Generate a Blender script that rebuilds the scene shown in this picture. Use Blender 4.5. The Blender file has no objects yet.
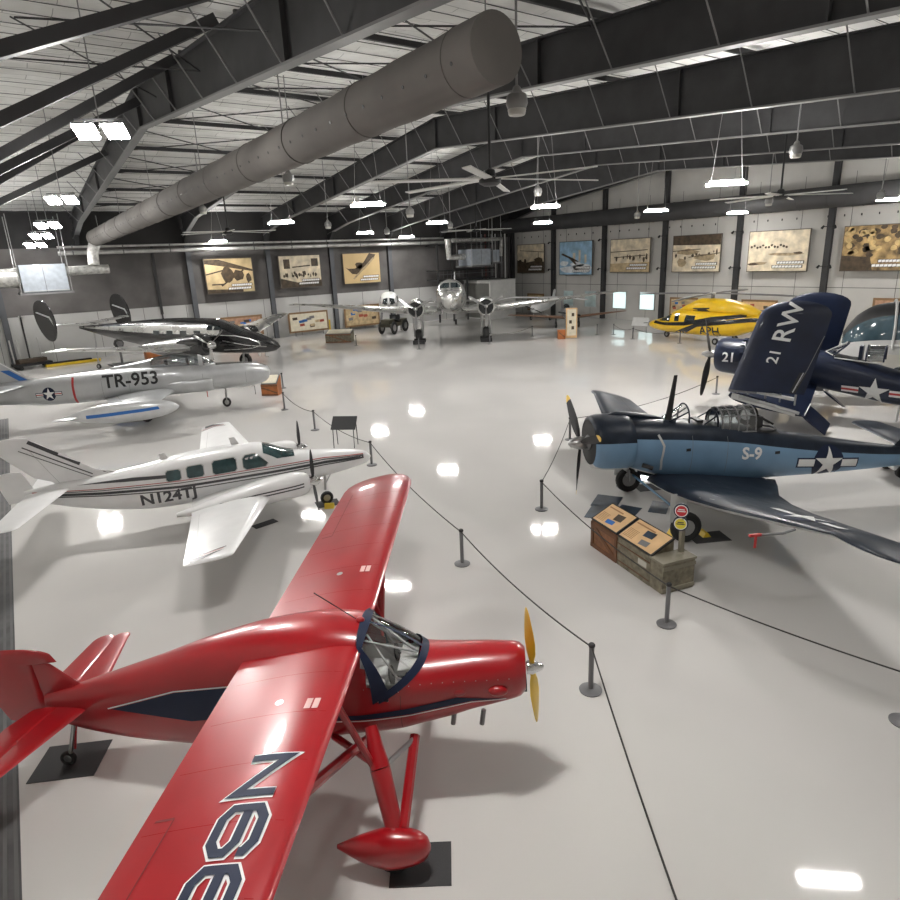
import bpy, bmesh, math, random
import numpy as np
from mathutils import Vector, Matrix, Euler
from mathutils.bvhtree import BVHTree
random.seed(7)
PI = math.pi
scn = bpy.context.scene
COL = scn.collection
rad = math.radians

# ---------------------------------------------------------------- materials
MATS = {}
def mat(name, col, rough=.5, metal=0., coat=0., var=.06, vs=3., bump=0., bs=30., spec=.5, rvar=0.):
    if name in MATS: return MATS[name]
    m = bpy.data.materials.new(name); m.use_nodes = True
    nt = m.node_tree; N = nt.nodes; L = nt.links
    b = N['Principled BSDF']
    tc = N.new('ShaderNodeTexCoord')
    nz = N.new('ShaderNodeTexNoise'); nz.inputs['Scale'].default_value = vs; nz.inputs['Detail'].default_value = 5
    L.new(tc.outputs['Object'], nz.inputs['Vector'])
    rp = N.new('ShaderNodeValToRGB')
    rp.color_ramp.elements[0].position = .3; rp.color_ramp.elements[1].position = .7
    rp.color_ramp.elements[0].color = [max(0, c * (1 - var)) for c in col] + [1]
    rp.color_ramp.elements[1].color = [min(1, c * (1 + var)) for c in col] + [1]
    L.new(nz.outputs['Fac'], rp.inputs['Fac']); L.new(rp.outputs['Color'], b.inputs['Base Color'])
    b.inputs['Roughness'].default_value = rough; b.inputs['Metallic'].default_value = metal
    b.inputs['Coat Weight'].default_value = coat; b.inputs['Coat Roughness'].default_value = .06
    b.inputs['Specular IOR Level'].default_value = spec
    if rvar:
        mr = N.new('ShaderNodeMapRange'); mr.inputs['To Min'].default_value = max(0, rough - rvar); mr.inputs['To Max'].default_value = rough + rvar
        L.new(nz.outputs['Fac'], mr.inputs['Value']); L.new(mr.outputs['Result'], b.inputs['Roughness'])
    if bump:
        n2 = N.new('ShaderNodeTexNoise'); n2.inputs['Scale'].default_value = bs; n2.inputs['Detail'].default_value = 4
        bp = N.new('ShaderNodeBump'); bp.inputs['Strength'].default_value = bump; bp.inputs['Distance'].default_value = .02
        L.new(tc.outputs['Object'], n2.inputs['Vector']); L.new(n2.outputs['Fac'], bp.inputs['Height']); L.new(bp.outputs['Normal'], b.inputs['Normal'])
    MATS[name] = m
    return m
def emis(name, col, strength):
    if name in MATS: return MATS[name]
    m = bpy.data.materials.new(name); m.use_nodes = True
    b = m.node_tree.nodes['Principled BSDF']
    b.inputs['Base Color'].default_value = (*col, 1); b.inputs['Emission Color'].default_value = (*col, 1)
    b.inputs['Emission Strength'].default_value = strength
    MATS[name] = m; return m
def glass(name, tint=(.9, .95, .95), fac=.25, rough=.03):
    if name in MATS: return MATS[name]
    m = bpy.data.materials.new(name); m.use_nodes = True
    nt = m.node_tree; N = nt.nodes; L = nt.links
    for n in list(N): N.remove(n)
    o = N.new('ShaderNodeOutputMaterial'); mx = N.new('ShaderNodeMixShader'); t = N.new('ShaderNodeBsdfTransparent')
    g = N.new('ShaderNodeBsdfGlossy'); g.inputs['Roughness'].default_value = rough
    t.inputs['Color'].default_value = (*tint, 1)
    f = N.new('ShaderNodeFresnel'); f.inputs['IOR'].default_value = 1.5
    a = N.new('ShaderNodeMath'); a.operation = 'ADD'; a.inputs[1].default_value = fac * .3; a.use_clamp = True
    L.new(f.outputs['Fac'], a.inputs[0]); L.new(a.outputs[0], mx.inputs['Fac'])
    L.new(t.outputs[0], mx.inputs[1]); L.new(g.outputs[0], mx.inputs[2]); L.new(mx.outputs[0], o.inputs['Surface'])
    MATS[name] = m; return m

RED = mat('red_gloss_paint', (.33, .006, .011), .28, 0, .45, .10, 1.5)
NAVY = mat('navy_trim_paint', (.010, .017, .045), .5, 0, 0, spec=.3)
WHITE = mat('white_gloss_paint', (.82, .82, .82), .3, 0, .5, .03)
WHITEM = mat('white_marking_paint', (.78, .78, .77), .5, 0, 0, .05)
DGREY = mat('dark_grey_stripe_paint', (.05, .05, .055), .35, 0, .3)
SILVER = mat('silver_airframe_paint', (.50, .51, .52), .34, .55, .2, .10, 1.2, rvar=.06)
ALU = mat('polished_aluminium_skin', (.60, .60, .585), .28, .85, 0, .10, 1.4, rvar=.05)
STEEL = mat('bare_steel', (.42, .42, .42), .3, .9)
CHROME = mat('chrome_metal', (.75, .75, .75), .1, 1.)
BLACKP = mat('black_gloss_paint', (.008, .008, .009), .22, 0, .6, .1)
BLACK = mat('matt_black_paint', (.012, .012, .013), .55)
RUBBER = mat('tyre_rubber', (.02, .02, .02), .8, bump=.2)
F4UBLUE = mat('glossy_sea_blue_paint', (.006, .011, .030), .40, 0, .08, .25, 1.5, rvar=.08, spec=.35)
SBDTOP = mat('dark_blue_grey_paint', (.017, .023, .035), .34, 0, 0, .35, 2.2, rvar=.12, spec=.22)
SBDSIDE = mat('light_blue_side_paint', (.15, .265, .40), .42, 0, .1, .10, 1.3)
SBDLOW = mat('pale_grey_underside_paint', (.55, .56, .55), .5)
HYEL = mat('yellow_helicopter_paint', (.80, .50, .008), .3, 0, .5)
PYEL = mat('yellow_propeller_paint', (.85, .54, .03), .35, 0, .4)
MBLUE = mat('blue_stripe_paint', (.02, .13, .42), .4)
MRED = mat('red_marking_paint', (.45, .03, .03), .45)
DWIN = mat('dark_window_pane', (.012, .02, .024), .08, 0, .6, .3, 2.)
GWIN = mat('teal_window_pane', (.03, .065, .07), .1, 0, .5, .5, 3.)
BWIN = mat('blue_tinted_window_pane', (.05, .085, .105), .12, 0, .5, .35, 1.)
CLEAR = glass('clear_windscreen_glass', (.96, .97, .97), .55)
SMOKE = glass('grey_canopy_glass', (.55, .58, .6), .5)
GREYP = mat('mid_grey_paint', (.17, .17, .175), .45)
LGREY = mat('light_grey_paint', (.5, .5, .49), .5)
IVORY = mat('ivory_upholstery', (.62, .58, .52), .7, bump=.2)
PANELW = mat('cabin_lining_grey', (.9, .89, .87), .7)
CAN = glass('canopy_glazing', (.75, .8, .82), .5)
MATB = mat('black_floor_mat', (.035, .035, .037), .75, bump=.3, bs=60)
WOOD = mat('crate_brown_board', (.20, .085, .035), .6, var=.3, vs=6, bump=.2)
WOODG = mat('crate_weathered_board', (.17, .15, .105), .65, var=.4, vs=7, bump=.2)
TAN = mat('printed_tan_panel', (.66, .43, .22), .45, var=.1)
SEPIA = mat('printed_sepia_photo', (.50, .38, .22), .5, var=.3, vs=2.5)
SEPL = mat('printed_pale_sepia', (.66, .57, .42), .5, var=.30, vs=1.6)
SEPD = mat('printed_dark_sepia', (.06, .04, .022), .5, var=.5, vs=3.)
PBLUE = mat('printed_sky_blue', (.30, .48, .64), .5, var=.25, vs=1.5)
PGOLD = mat('printed_gold_crowd', (.30, .20, .085), .5, var=.8, vs=1.6)
ORANGE = mat('orange_crate_board', (.42, .14, .04), .6, var=.2)
STRIM = mat('ochre_board_frame', (.22, .13, .06), .5)
PAPER = mat('cream_poster_paper', (.72, .66, .52), .6, var=.1)
BRONZE = mat('yellow_chock_paint', (.75, .52, .03), .5)
POSTM = mat('stanchion_grey_enamel', (.14, .14, .145), .4)
ROPEM = mat('barrier_rope_cord', (.035, .033, .03), .8)
GOLD = mat('gold_heat_tint', (.45, .25, .06), .4)

# ---------------------------------------------------------------- mesh builder
def hermite(xs, ys, q):
    xs = np.asarray(xs, float); ys = np.asarray(ys, float); n = len(xs)
    if n == 2: return np.interp(q, xs, ys)
    h = np.diff(xs); d = np.diff(ys) / h; m = np.zeros(n)
    m[0] = d[0]; m[-1] = d[-1]
    for i in range(1, n - 1):
        if d[i - 1] * d[i] > 0:
            w1 = 2 * h[i] + h[i - 1]; w2 = h[i] + 2 * h[i - 1]
            m[i] = (w1 + w2) / (w1 / d[i - 1] + w2 / d[i])
    k = np.clip(np.searchsorted(xs, q) - 1, 0, n - 2)
    t = (q - xs[k]) / h[k]
    return ((2*t**3 - 3*t**2 + 1) * ys[k] + (t**3 - 2*t**2 + t) * h[k] * m[k] + (-2*t**3 + 3*t**2) * ys[k+1] + (t**3 - t**2) * h[k] * m[k+1])

class MB:
    def __init__(s, xf=None):
        s.v = []; s.f = []; s.m = []; s.mats = []; s.xf = xf
    def mi(s, m):
        if m not in s.mats: s.mats.append(m)
        return s.mats.index(m)
    def add(s, vs, fs, m):
        o = len(s.v); s.v += [Vector(p) for p in vs]
        k = s.mi(m) if not isinstance(m, list) else None
        for i, f in enumerate(fs):
            s.f.append([a + o for a in f]); s.m.append(k if k is not None else s.mi(m[i]))
        return s
    def loft(s, st, m, n=28, step=.15, y0=0., matfn=None, skip=None, caps=True, smooth=True):
        # station: (x, zc, halfwidth, top, bottom, exponent)
        st = sorted([tuple(list(a) + [2.2] * (6 - len(a))) for a in st])
        xs = [a[0] for a in st]
        q = []
        for a, b in zip(xs[:-1], xs[1:]):
            k = max(1, int(math.ceil((b - a) / step))); q += list(np.linspace(a, b, k, endpoint=False))
        q.append(xs[-1]); q = np.array(q)
        if smooth: P = [hermite(xs, [a[i] for a in st], q) for i in range(1, 6)]
        else: P = [np.interp(q, xs, [a[i] for a in st]) for i in range(1, 6)]
        vs = []
        for i, x in enumerate(q):
            zc, hw, ht, hb, e = [p[i] for p in P]
            for j in range(n):
                a = 2 * PI * j / n; c, sn = math.cos(a), math.sin(a)
                y = hw * math.copysign(abs(c) ** (2 / e), c); z = (ht if sn >= 0 else hb) * math.copysign(abs(sn) ** (2 / e), sn)
                vs.append((x, y0 + y, zc + z))
        fs = []; ms = []
        for i in range(len(q) - 1):
            for j in range(n):
                k = (j + 1) % n
                f = [i*n+j, i*n+k, (i+1)*n+k, (i+1)*n+j][::-1]
                c = sum((Vector(vs[t]) for t in f), Vector()) / 4
                if skip and skip(c): continue
                fs.append(f)
                zc, hw, ht, hb, e = [(p[i] + p[i+1]) / 2 for p in P]
                rz = (c.z - zc) / (ht if c.z > zc else hb)
                ms.append(matfn(c, rz) if matfn else m)
        if caps:
            fs.append([j for j in range(n)]); ms.append(m)
            o = (len(q) - 1) * n; fs.append([o + j for j in range(n)][::-1]); ms.append(m)
        return s.add(vs, fs, ms)
    def foil(s, secs, m, mapf=None, nc=9, tip=True, matlo=None, root=True):
        # section: (s, xle, xte, zle, zte, thick ratio)
        mapf = mapf or (lambda sp, x, t: (x, sp, t))
        S = [tuple(a) for a in secs]
        out = []
        for a, b in zip(S[:-1], S[1:]):
            k = max(1, int(abs(b[0] - a[0]) / .5))
            for i in range(k):
                t = i / k; out.append(tuple(a[j] + (b[j] - a[j]) * t for j in range(6)))
        out.append(S[-1])
        if tip:
            L_ = S[-1]; pr = S[-2]; d = 1 if L_[0] > pr[0] else -1
            ch = abs(L_[1] - L_[2]); ext = tip if tip is not True else ch * .32
            mid = L_[1] * .55 + L_[2] * .45; zm = L_[3] * .55 + L_[4] * .45
            for a in (.3, .55, .75, .9, .98):
                g = math.sqrt(1 - a * a)
                out.append((L_[0] + d * ext * a, mid + (L_[1] - mid) * g, mid + (L_[2] - mid) * g, zm + (L_[3] - zm) * g, zm + (L_[4] - zm) * g, L_[5] * (.6 + .4 * g)))
        us = [(1 - math.cos(PI * i / nc)) / 2 for i in range(nc + 1)]
        prof = [(u, 1) for u in us[::-1]] + [(u, -1) for u in us[1:-1]]
        n = len(prof); vs = []; fs = []; ms = []
        for (sp, xl, xt, zl, zt, tk) in out:
            c = xl - xt
            for u, sg in prof:
                th = 5 * tk * (.2969 * math.sqrt(u) - .126 * u - .3516 * u*u + .2843 * u**3 - .1015 * u**4)
                th *= abs(c) * (1.15 if sg > 0 else .85)
                vs.append(mapf(sp, xl - c * u, zl + (zt - zl) * u + sg * th))
        for i in range(len(out) - 1):
            for j in range(n):
                k = (j + 1) % n
                fs.append([i*n+j, i*n+k, (i+1)*n+k, (i+1)*n+j]); ms.append(matlo if (matlo and j >= nc) else m)
        fs.append(list(range(n))); ms.append(m)
        o = (len(out) - 1) * n; fs.append([o + j for j in range(n)][::-1]); ms.append(m)
        return s.add(vs, fs, ms)
    def tube(s, pts, r, m, n=8, closed=False):
        pts = [Vector(p) for p in pts]; N = len(pts)
        rs = r if isinstance(r, (list, tuple)) else [r] * N
        vs = []; fs = []; ref = None
        for i, p in enumerate(pts):
            a = pts[i-1] if (i > 0 or closed) else p; b = pts[(i+1) % N] if (i < N-1 or closed) else p
            t = (b - a).normalized()
            if ref is None: ref = t.orthogonal().normalized()
            ref = (ref - t * ref.dot(t)); ref = ref.normalized() if ref.length > 1e-6 else t.orthogonal().normalized()
            u = t.cross(ref)
            for j in range(n):
                an = 2 * PI * j / n
                vs.append(p + (ref * math.cos(an) + u * math.sin(an)) * rs[i])
        for i in range(N if closed else N - 1):
            for j in range(n):
                k = (j + 1) % n; i2 = (i + 1) % N
                fs.append([i*n+j, i*n+k, i2*n+k, i2*n+j])
        if not closed:
            fs.append(list(range(n))[::-1]); fs.append([(N-1)*n + j for j in range(n)])
        return s.add(vs, fs, m)
    def box(s, c, d, m, rot=None, bev=0.):
        x, y, z = d[0]/2, d[1]/2, d[2]/2
        R = rot.to_matrix() if isinstance(rot, Euler) else (rot or Matrix.Identity(3))
        vs = [Vector(c) + R @ Vector((a, b, e)) for a in (-x, x) for b in (-y, y) for e in (-z, z)]
        return s.add(vs, [[0,1,3,2],[4,6,7,5],[0,4,5,1],[2,3,7,6],[0,2,6,4],[1,5,7,3]], m)
    def lathe(s, prof, o, ax, m, n=24, mlist=None):
        # prof: (distance along axis, radius)
        ax = Vector(ax).normalized(); u = ax.orthogonal().normalized(); w = ax.cross(u); o = Vector(o)
        vs = []; fs = []; ms = []
        for d, r in prof:
            for j in range(n):
                a = 2 * PI * j / n; vs.append(o + ax * d + (u * math.cos(a) + w * math.sin(a)) * max(r, 1e-4))
        for i in range(len(prof) - 1):
            for j in range(n):
                k = (j + 1) % n
                fs.append([i*n+j, i*n+k, (i+1)*n+k, (i+1)*n+j]); ms.append(mlist[i] if mlist else m)
        fs.append(list(range(n))[::-1]); ms.append(mlist[0] if mlist else m)
        fs.append([(len(prof)-1)*n + j for j in range(n)]); ms.append(mlist[-1] if mlist else m)
        return s.add(vs, fs, ms)
    def prism(s, poly, o, U, V, th, m):
        # 2D polygon extruded by th along UxV, centred
        U = Vector(U); V = Vector(V); W = U.cross(V).normalized() * th / 2; o = Vector(o); n = len(poly)
        vs = [o + U*a + V*b - W for a, b in poly] + [o + U*a + V*b + W for a, b in poly]
        fs = [list(range(n))[::-1], [n + i for i in range(n)]] + [[i, (i+1) % n, n + (i+1) % n, n + i] for i in range(n)]
        return s.add(vs, fs, m)
    def ellipsoid(s, c, r, m, nu=16, nv=10):
        vs = []; fs = []
        for i in range(nv + 1):
            t = PI * i / nv
            for j in range(nu):
                a = 2 * PI * j / nu
                vs.append((c[0] + r[0]*max(math.sin(t), .002)*math.cos(a), c[1] + r[1]*max(math.sin(t), .002)*math.sin(a), c[2] + r[2]*math.cos(t)))
        for i in range(nv):
            for j in range(nu):
                k = (j + 1) % nu; fs.append([i*nu+j, (i+1)*nu+j, (i+1)*nu+k, i*nu+k])
        return s.add(vs, fs, m)
    def grid(s, fn, nu, nv, m):
        vs = [fn(i / nu, j / nv) for i in range(nu + 1) for j in range(nv + 1)]
        fs = [[i*(nv+1)+j, (i+1)*(nv+1)+j, (i+1)*(nv+1)+j+1, i*(nv+1)+j+1] for i in range(nu) for j in range(nv)]
        return s.add(vs, fs, m)
    def bvh(s): return BVHTree.FromPolygons([tuple(v) for v in s.v], s.f)
    def decal(s, polys, o, U, V, D, m, off=.006, maxl=.12, tree=None):
        # polys: list of 2D polygons; projected along D on what is built so far
        o, U, V, D = Vector(o), Vector(U), Vector(V), Vector(D).normalized()
        tree = tree or s.bvh()
        bm = bmesh.new()
        for p in polys:
            try: bm.faces.new([bm.verts.new((a, b, 0)) for a, b in p])
            except ValueError: pass
        bmesh.ops.triangulate(bm, faces=bm.faces[:])
        for _ in range(6):
            sc = min(U.length, V.length)
            e = [e for e in bm.edges if e.calc_length() * sc > maxl]
            if not e: break
            bmesh.ops.subdivide_edges(bm, edges=e, cuts=1)
            bmesh.ops.triangulate(bm, faces=[f for f in bm.faces if len(f.verts) > 4])
        vs = []; ok = []
        bm.verts.index_update()
        for v in bm.verts:
            p = o + U * v.co.x + V * v.co.y
            h = tree.ray_cast(p - D * 8, D)
            if h[0] is None: vs.append(p); ok.append(False)
            else:
                nr = h[1] if h[1].dot(D) < 0 else -h[1]
                vs.append(h[0] + nr * off - D * off * .3); ok.append(True)
        fs = []
        for f in bm.faces:
            ix = [v.index for v in f.verts]
            if all(ok[i] for i in ix): fs.append(ix)
        bm.free()
        return s.add(vs, fs, m)
    def text(s, txt, size, o, U, V, D, m, off=.006, bold=.02, maxl=.15, tree=None, align='LEFT'):
        return s.decal(text_polys(txt, size, bold, align), o, U, V, D, m, off, maxl, tree)
    def build(s, name, parent=None, ang=38, bevel=0.):
        me = bpy.data.meshes.new(name)
        V = [s.xf @ v for v in s.v] if s.xf else s.v
        me.from_pydata([tuple(v) for v in V], [], s.f)
        for m in s.mats: me.materials.append(m)
        me.polygons.foreach_set('material_index', s.m)
        bm = bmesh.new(); bm.from_mesh(me)
        bmesh.ops.recalc_face_normals(bm, faces=bm.faces[:])
        bm.to_mesh(me); bm.free()
        me.polygons.foreach_set('use_smooth', [True] * len(me.polygons))
        me.set_sharp_from_angle(angle=rad(ang))
        ob = bpy.data.objects.new(name, me); COL.objects.link(ob)
        if parent: ob.parent = parent
        if bevel:
            bv = ob.modifiers.new('edge_bevel', 'BEVEL'); bv.width = bevel; bv.segments = 2; bv.limit_method = 'ANGLE'
        return ob

TXT = {}
def text_polys(txt, size, bold=.02, align='LEFT'):
    k = (txt, bold, align)
    if k not in TXT:
        cu = bpy.data.curves.new('t', 'FONT'); cu.body = txt; cu.size = 1; cu.offset = bold; cu.align_x = align; cu.resolution_u = 3
        ob = bpy.data.objects.new('t', cu); COL.objects.link(ob)
        dg = bpy.context.evaluated_depsgraph_get()
        me = bpy.data.meshes.new_from_object(ob.evaluated_get(dg))
        TXT[k] = [[(me.vertices[i].co.x, me.vertices[i].co.y) for i in p.vertices] for p in me.polygons]
        bpy.data.objects.remove(ob); bpy.data.curves.remove(cu); bpy.data.meshes.remove(me)
    return [[(a * size, b * size) for a, b in p] for p in TXT[k]]
def star_poly(r, rot=0.):
    pts = [(math.sin(rot + i*PI/5) * (r if i % 2 == 0 else r*.382), math.cos(rot + i*PI/5) * (r if i % 2 == 0 else r*.382)) for i in range(10)]
    c = (0, 0)
    return [[c, pts[i], pts[(i+1) % 10]] for i in range(10)]
def disc_poly(r, n=28, c=(0, 0)):
    return [[(c[0] + r*math.cos(2*PI*i/n), c[1] + r*math.sin(2*PI*i/n)) for i in range(n)]]
def rect(x0, y0, x1, y1): return [[(x0, y0), (x1, y0), (x1, y1), (x0, y1)]]
def stroke(pts, w, closed=False):
    # mitred polyline as quads
    P = [Vector(p) for p in pts]; n = len(P); L_ = []; R_ = []
    for i in range(n):
        a = P[i-1] if (i > 0 or closed) else None; b = P[(i+1) % n] if (i < n-1 or closed) else None
        d1 = (P[i] - a).normalized() if a is not None else None; d2 = (b - P[i]).normalized() if b is not None else None
        if d1 is None: d1 = d2
        if d2 is None: d2 = d1
        nn = Vector((-(d1.y + d2.y), d1.x + d2.x)).normalized(); k = max(.35, nn.dot(Vector((-d1.y, d1.x))))
        L_.append(P[i] + nn * w/2/k); R_.append(P[i] - nn * w/2/k)
    return [[tuple(L_[i]), tuple(R_[i]), tuple(R_[(i+1) % n]), tuple(L_[(i+1) % n])] for i in range(n if closed else n-1)]
def insignia(mb, o, U, V, D, r, stripe=True, tree=None, base=None, bars=True, disc=True):
    base = base or NAVY; tree = tree or mb.bvh(); ml = max(.12, r * .3)
    if bars:
        for sg in (1, -1):
            x0, x1 = sorted((sg * r * .95, sg * r * 2.05))
            mb.decal(rect(x0 - r*.1, -r*.32, x1 + r*.1, r*.32), o, U, V, D, base, .006, ml, tree)
            mb.decal(rect(x0, -r*.23, x1, r*.23), o, U, V, D, WHITEM, .012, ml, tree)
            if stripe: mb.decal(rect(x0, -r*.075, x1, r*.075), o, U, V, D, MRED, .018, ml, tree)
    if disc: mb.decal(disc_poly(r * 1.08), o, U, V, D, base, .009, ml, tree)
    mb.decal(star_poly(r), o, U, V, D, WHITEM, .02, ml, tree)

# ---------------------------------------------------------------- object helpers
def empty(name, loc, rz=0., label=None, cat=None, group=None):
    o = bpy.data.objects.new(name, None); COL.objects.link(o); o.location = loc; o.rotation_euler = (0, 0, rz); o.empty_display_size = .3
    tag(o, label, cat, group); return o
def tag(o, label=None, cat=None, group=None, kind=None):
    if label: o['label'] = label
    if cat: o['category'] = cat
    if group: o['group'] = group
    if kind: o['kind'] = kind
    return o
def struct(mb, name, label=None, cat=None, **k):
    o = mb.build(name, **k); o['kind'] = 'structure'
    return tag(o, label, cat)
def copy_tree(o, parent=None):
    c = o.copy(); COL.objects.link(c)
    if parent: c.parent = parent
    for ch in list(o.children): copy_tree(ch, c)
    return c

class Craft:
    def __init__(s, name, label, loc, h, cat, xf=None):
        s.root = empty(name, loc, h, label, cat); s.xf = xf
    def mb(s): return MB(s.xf)
    def wheel(s, c, R, w, parent=None, hubm=None, axis=(0, 1, 0), name='wheel'):
        b = s.mb(); t = w/2
        b.lathe([(-t*.6, R*.55), (-t, R*.7), (-t*.95, R*.88), (-t*.5, R*.985), (0, R), (t*.5, R*.985), (t*.95, R*.88), (t, R*.7), (t*.6, R*.55)], c, axis, RUBBER, 22)
        o = b.build(name, parent or s.root)
        hb = s.mb(); hb.lathe([(-t*.75, R*.12), (-t*.7, R*.5), (-t*.5, R*.56), (t*.5, R*.56), (t*.7, R*.5), (t*.75, R*.12)], c, axis, hubm or STEEL, 18)
        hb.build('wheel_hub', o); return o
    def prop(s, c, R, n, ph, bm, hubm, axis=(1, 0, 0), chord=.16, tipm=None, spin=None, tl=.12):
        c = Vector(c); ax = Vector(axis).normalized()
        up = Vector((0, 0, 1)); sd = ax.cross(up).normalized(); up = sd.cross(ax)
        root = s.mb(); spin = spin or [(-.08, .12), (.0, .13), (.1, .11), (.2, .06), (.25, .01)]
        root.lathe(spin, c, ax, hubm, 16)
        hub = root.build('propeller', s.root)
        for k in range(n):
            a = ph + 2 * PI * k / n
            rd_ = up * math.cos(a) + sd * math.sin(a); tg = ax.cross(rd_)
            b = s.mb(); vs = []; rr = [.06, .12, .25, .45, .65, .8, .88, .94, .98, 1.]; cw = [.35, .4, .75, 1., .98, .9, .82, .68, .42, .1]
            m2 = 8
            for q, w in zip(rr, cw):
                tw = rad(62 - 45 * q); cd = tg * math.cos(tw) + ax * math.sin(tw); nd = cd.cross(rd_)
                for j in range(m2):
                    an = 2*PI*j/m2
                    vs.append(c + rd_ * q * R + cd * math.cos(an) * chord * w / 2 + nd * math.sin(an) * chord * (.32 if q < .2 else .10) * w / 2 * (2 if q < .15 else 1))
            fs = []; ms = []
            for i in range(len(rr) - 1):
                for j in range(m2):
                    fs.append([i*m2+j, i*m2+(j+1) % m2, (i+1)*m2+(j+1) % m2, (i+1)*m2+j]); ms.append(tipm if tipm and rr[i] >= .88 else bm)
            fs.append([(len(rr)-1)*m2 + j for j in range(m2)]); ms.append(tipm or bm)
            b.add(vs, fs, ms); b.build('propeller_blade', hub)
        return hub
CAMX=(0.809070, -0.202248, 0.551816)
CAMY=(-0.586293, -0.212536, 0.781722)
CAMZ=(-0.040821, -0.955994, -0.290533)
EXPOSURE = 0.2
WORLD = 0.3
LAMPSTR = 270.0
# ================================================================ camera, world
H = 7.2
R0 = np.array([[0, 0, 0], [0, 0, 0], [0, 0, 0]], float)
cam = bpy.data.cameras.new('camera'); cob = bpy.data.objects.new('camera', cam); COL.objects.link(cob)
# world axes written in the camera's right / down / forward frame
_ax = [Vector((CAMX)), Vector((CAMY)), Vector((CAMZ))]
M = Matrix(((_ax[0][0], -_ax[0][1], -_ax[0][2]), (_ax[1][0], -_ax[1][1], -_ax[1][2]), (_ax[2][0], -_ax[2][1], -_ax[2][2]))).to_4x4()
M.translation = (0, 0, H)
cob.matrix_world = M
cam.sensor_width = 36; cam.lens = 36 * 640 / 900; cam.clip_start = .05; cam.clip_end = 300
scn.camera = cob
scn.view_settings.view_transform = 'Standard'; scn.view_settings.look = 'None'; scn.view_settings.gamma = 1; scn.view_settings.use_curve_mapping = False
scn.view_settings.exposure = EXPOSURE
wd = bpy.data.worlds.new('world'); scn.world = wd; wd.use_nodes = True
wd.node_tree.nodes['Background'].inputs[0].default_value = (1, .98, .96, 1); wd.node_tree.nodes['Background'].inputs[1].default_value = WORLD
scn.cycles.max_bounces = 6; scn.cycles.diffuse_bounces = 3; scn.cycles.glossy_bounces = 3; scn.cycles.transparent_max_bounces = 12
scn.cycles.sample_clamp_indirect = 4
scn.cycles.caustics_reflective = False; scn.cycles.caustics_refractive = False

# ================================================================ room shell
XR, YB, XL, YN = 54.9, 62.8, -4.0, -7.0
RY = 33.4
def _blend(x): return min(1., max(0., (x - 44.2) / 10.7))
def ztop(y, x=15.):
    a = 14.8 - (.069 * (33.4 - y) if y < 33.4 else .116 * (y - 33.4))
    b = 16.0 - (.07 * (39.7 - y) if y < 39.7 else .105 * (y - 39.7))
    t = _blend(x); return a * (1 - t) + b * t
def zbot(y, x=15.):
    a = 13.2 - (.075 * (33.4 - y) if y < 33.4 else .1 * (y - 33.4))
    b = 13.2 - .078 * (24 - y) if y < 24 else (13.2 + .0605 * (y - 24) if y < 39.7 else 14.15 - .125 * (y - 39.7))
    t = _blend(x); return a * (1 - t) + b * t

FLOOR = mat('polished_epoxy_floor', (.60, .585, .567), .05, 0, 0, .03, .25, rvar=.015, spec=.32)
WPANEL = mat('pale_precast_wall_panel', (.50, .49, .465), .75, var=.06, vs=.6, bump=.12, bs=8)
WLOW = mat('pale_painted_wall_panel', (.52, .52, .51), .7, var=.05, vs=.5)
WDARK = mat('dark_acoustic_wall_panel', (.115, .108, .106), .9, var=.25, vs=.5, bump=.4, bs=12)
LINER = mat('white_roof_insulation', (.97, .97, .95), .85, var=.10, vs=1.2, bump=1., bs=2.2)
_nt = LINER.node_tree; _bk = _nt.nodes.new('ShaderNodeTexBrick'); _tc = _nt.nodes['Texture Coordinate']
_bk.inputs['Scale'].default_value = 1.; _bk.inputs['Brick Width'].default_value = 2.4; _bk.inputs['Row Height'].default_value = .72; _bk.inputs['Mortar Size'].default_value = .018; _bk.inputs['Mortar Smooth'].default_value = .6
_bk.inputs['Color1'].default_value = (.86, .86, .84, 1); _bk.inputs['Color2'].default_value = (.76, .76, .74, 1); _bk.inputs['Mortar'].default_value = (.40, .40, .39, 1)
_nt.links.new(_tc.outputs['Object'], _bk.inputs['Vector'])
_mx = _nt.nodes.new('ShaderNodeMix'); _mx.data_type = 'RGBA'; _mx.blend_type = 'MULTIPLY'; _mx.inputs[0].default_value = 1.
_nt.links.new(_bk.outputs['Color'], _mx.inputs[6]); _nt.links.new(_nt.nodes['Color Ramp'].outputs['Color'], _mx.inputs[7]); _nt.links.new(_mx.outputs[2], _nt.nodes['Principled BSDF'].inputs['Base Color'])
GIRD = mat('charcoal_painted_steel', (.028, .028, .0295), .6, var=.25, vs=1.2)
FLG = mat('toplit_beam_flange', (.17, .17, .168), .55)  # lower flange: light falling on it is put into the paler grey
RODM = mat('light_grey_steel_rod', (.24, .24, .238), .5)
BRACE = mat('flange_brace_paint', (.20, .20, .198), .5)
DARKST = mat('dark_steel_strut', (.03, .03, .032), .55)
SEAM = mat('dark_panel_joint', (.13, .13, .125), .9)

b = MB(); b.add([(XL, YN, 0), (XR, YN, 0), (XR, YB, 0), (XL, YB, 0)], [[0, 1, 2, 3]], FLOOR)
b.add([(XL, YN, -.2), (XR, YN, -.2), (XR, YB, -.2), (XL, YB, -.2)], [[3, 2, 1, 0]], FLOOR)
struct(b, 'floor', 'polished pale grey epoxy hangar floor', 'floor')
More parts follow.
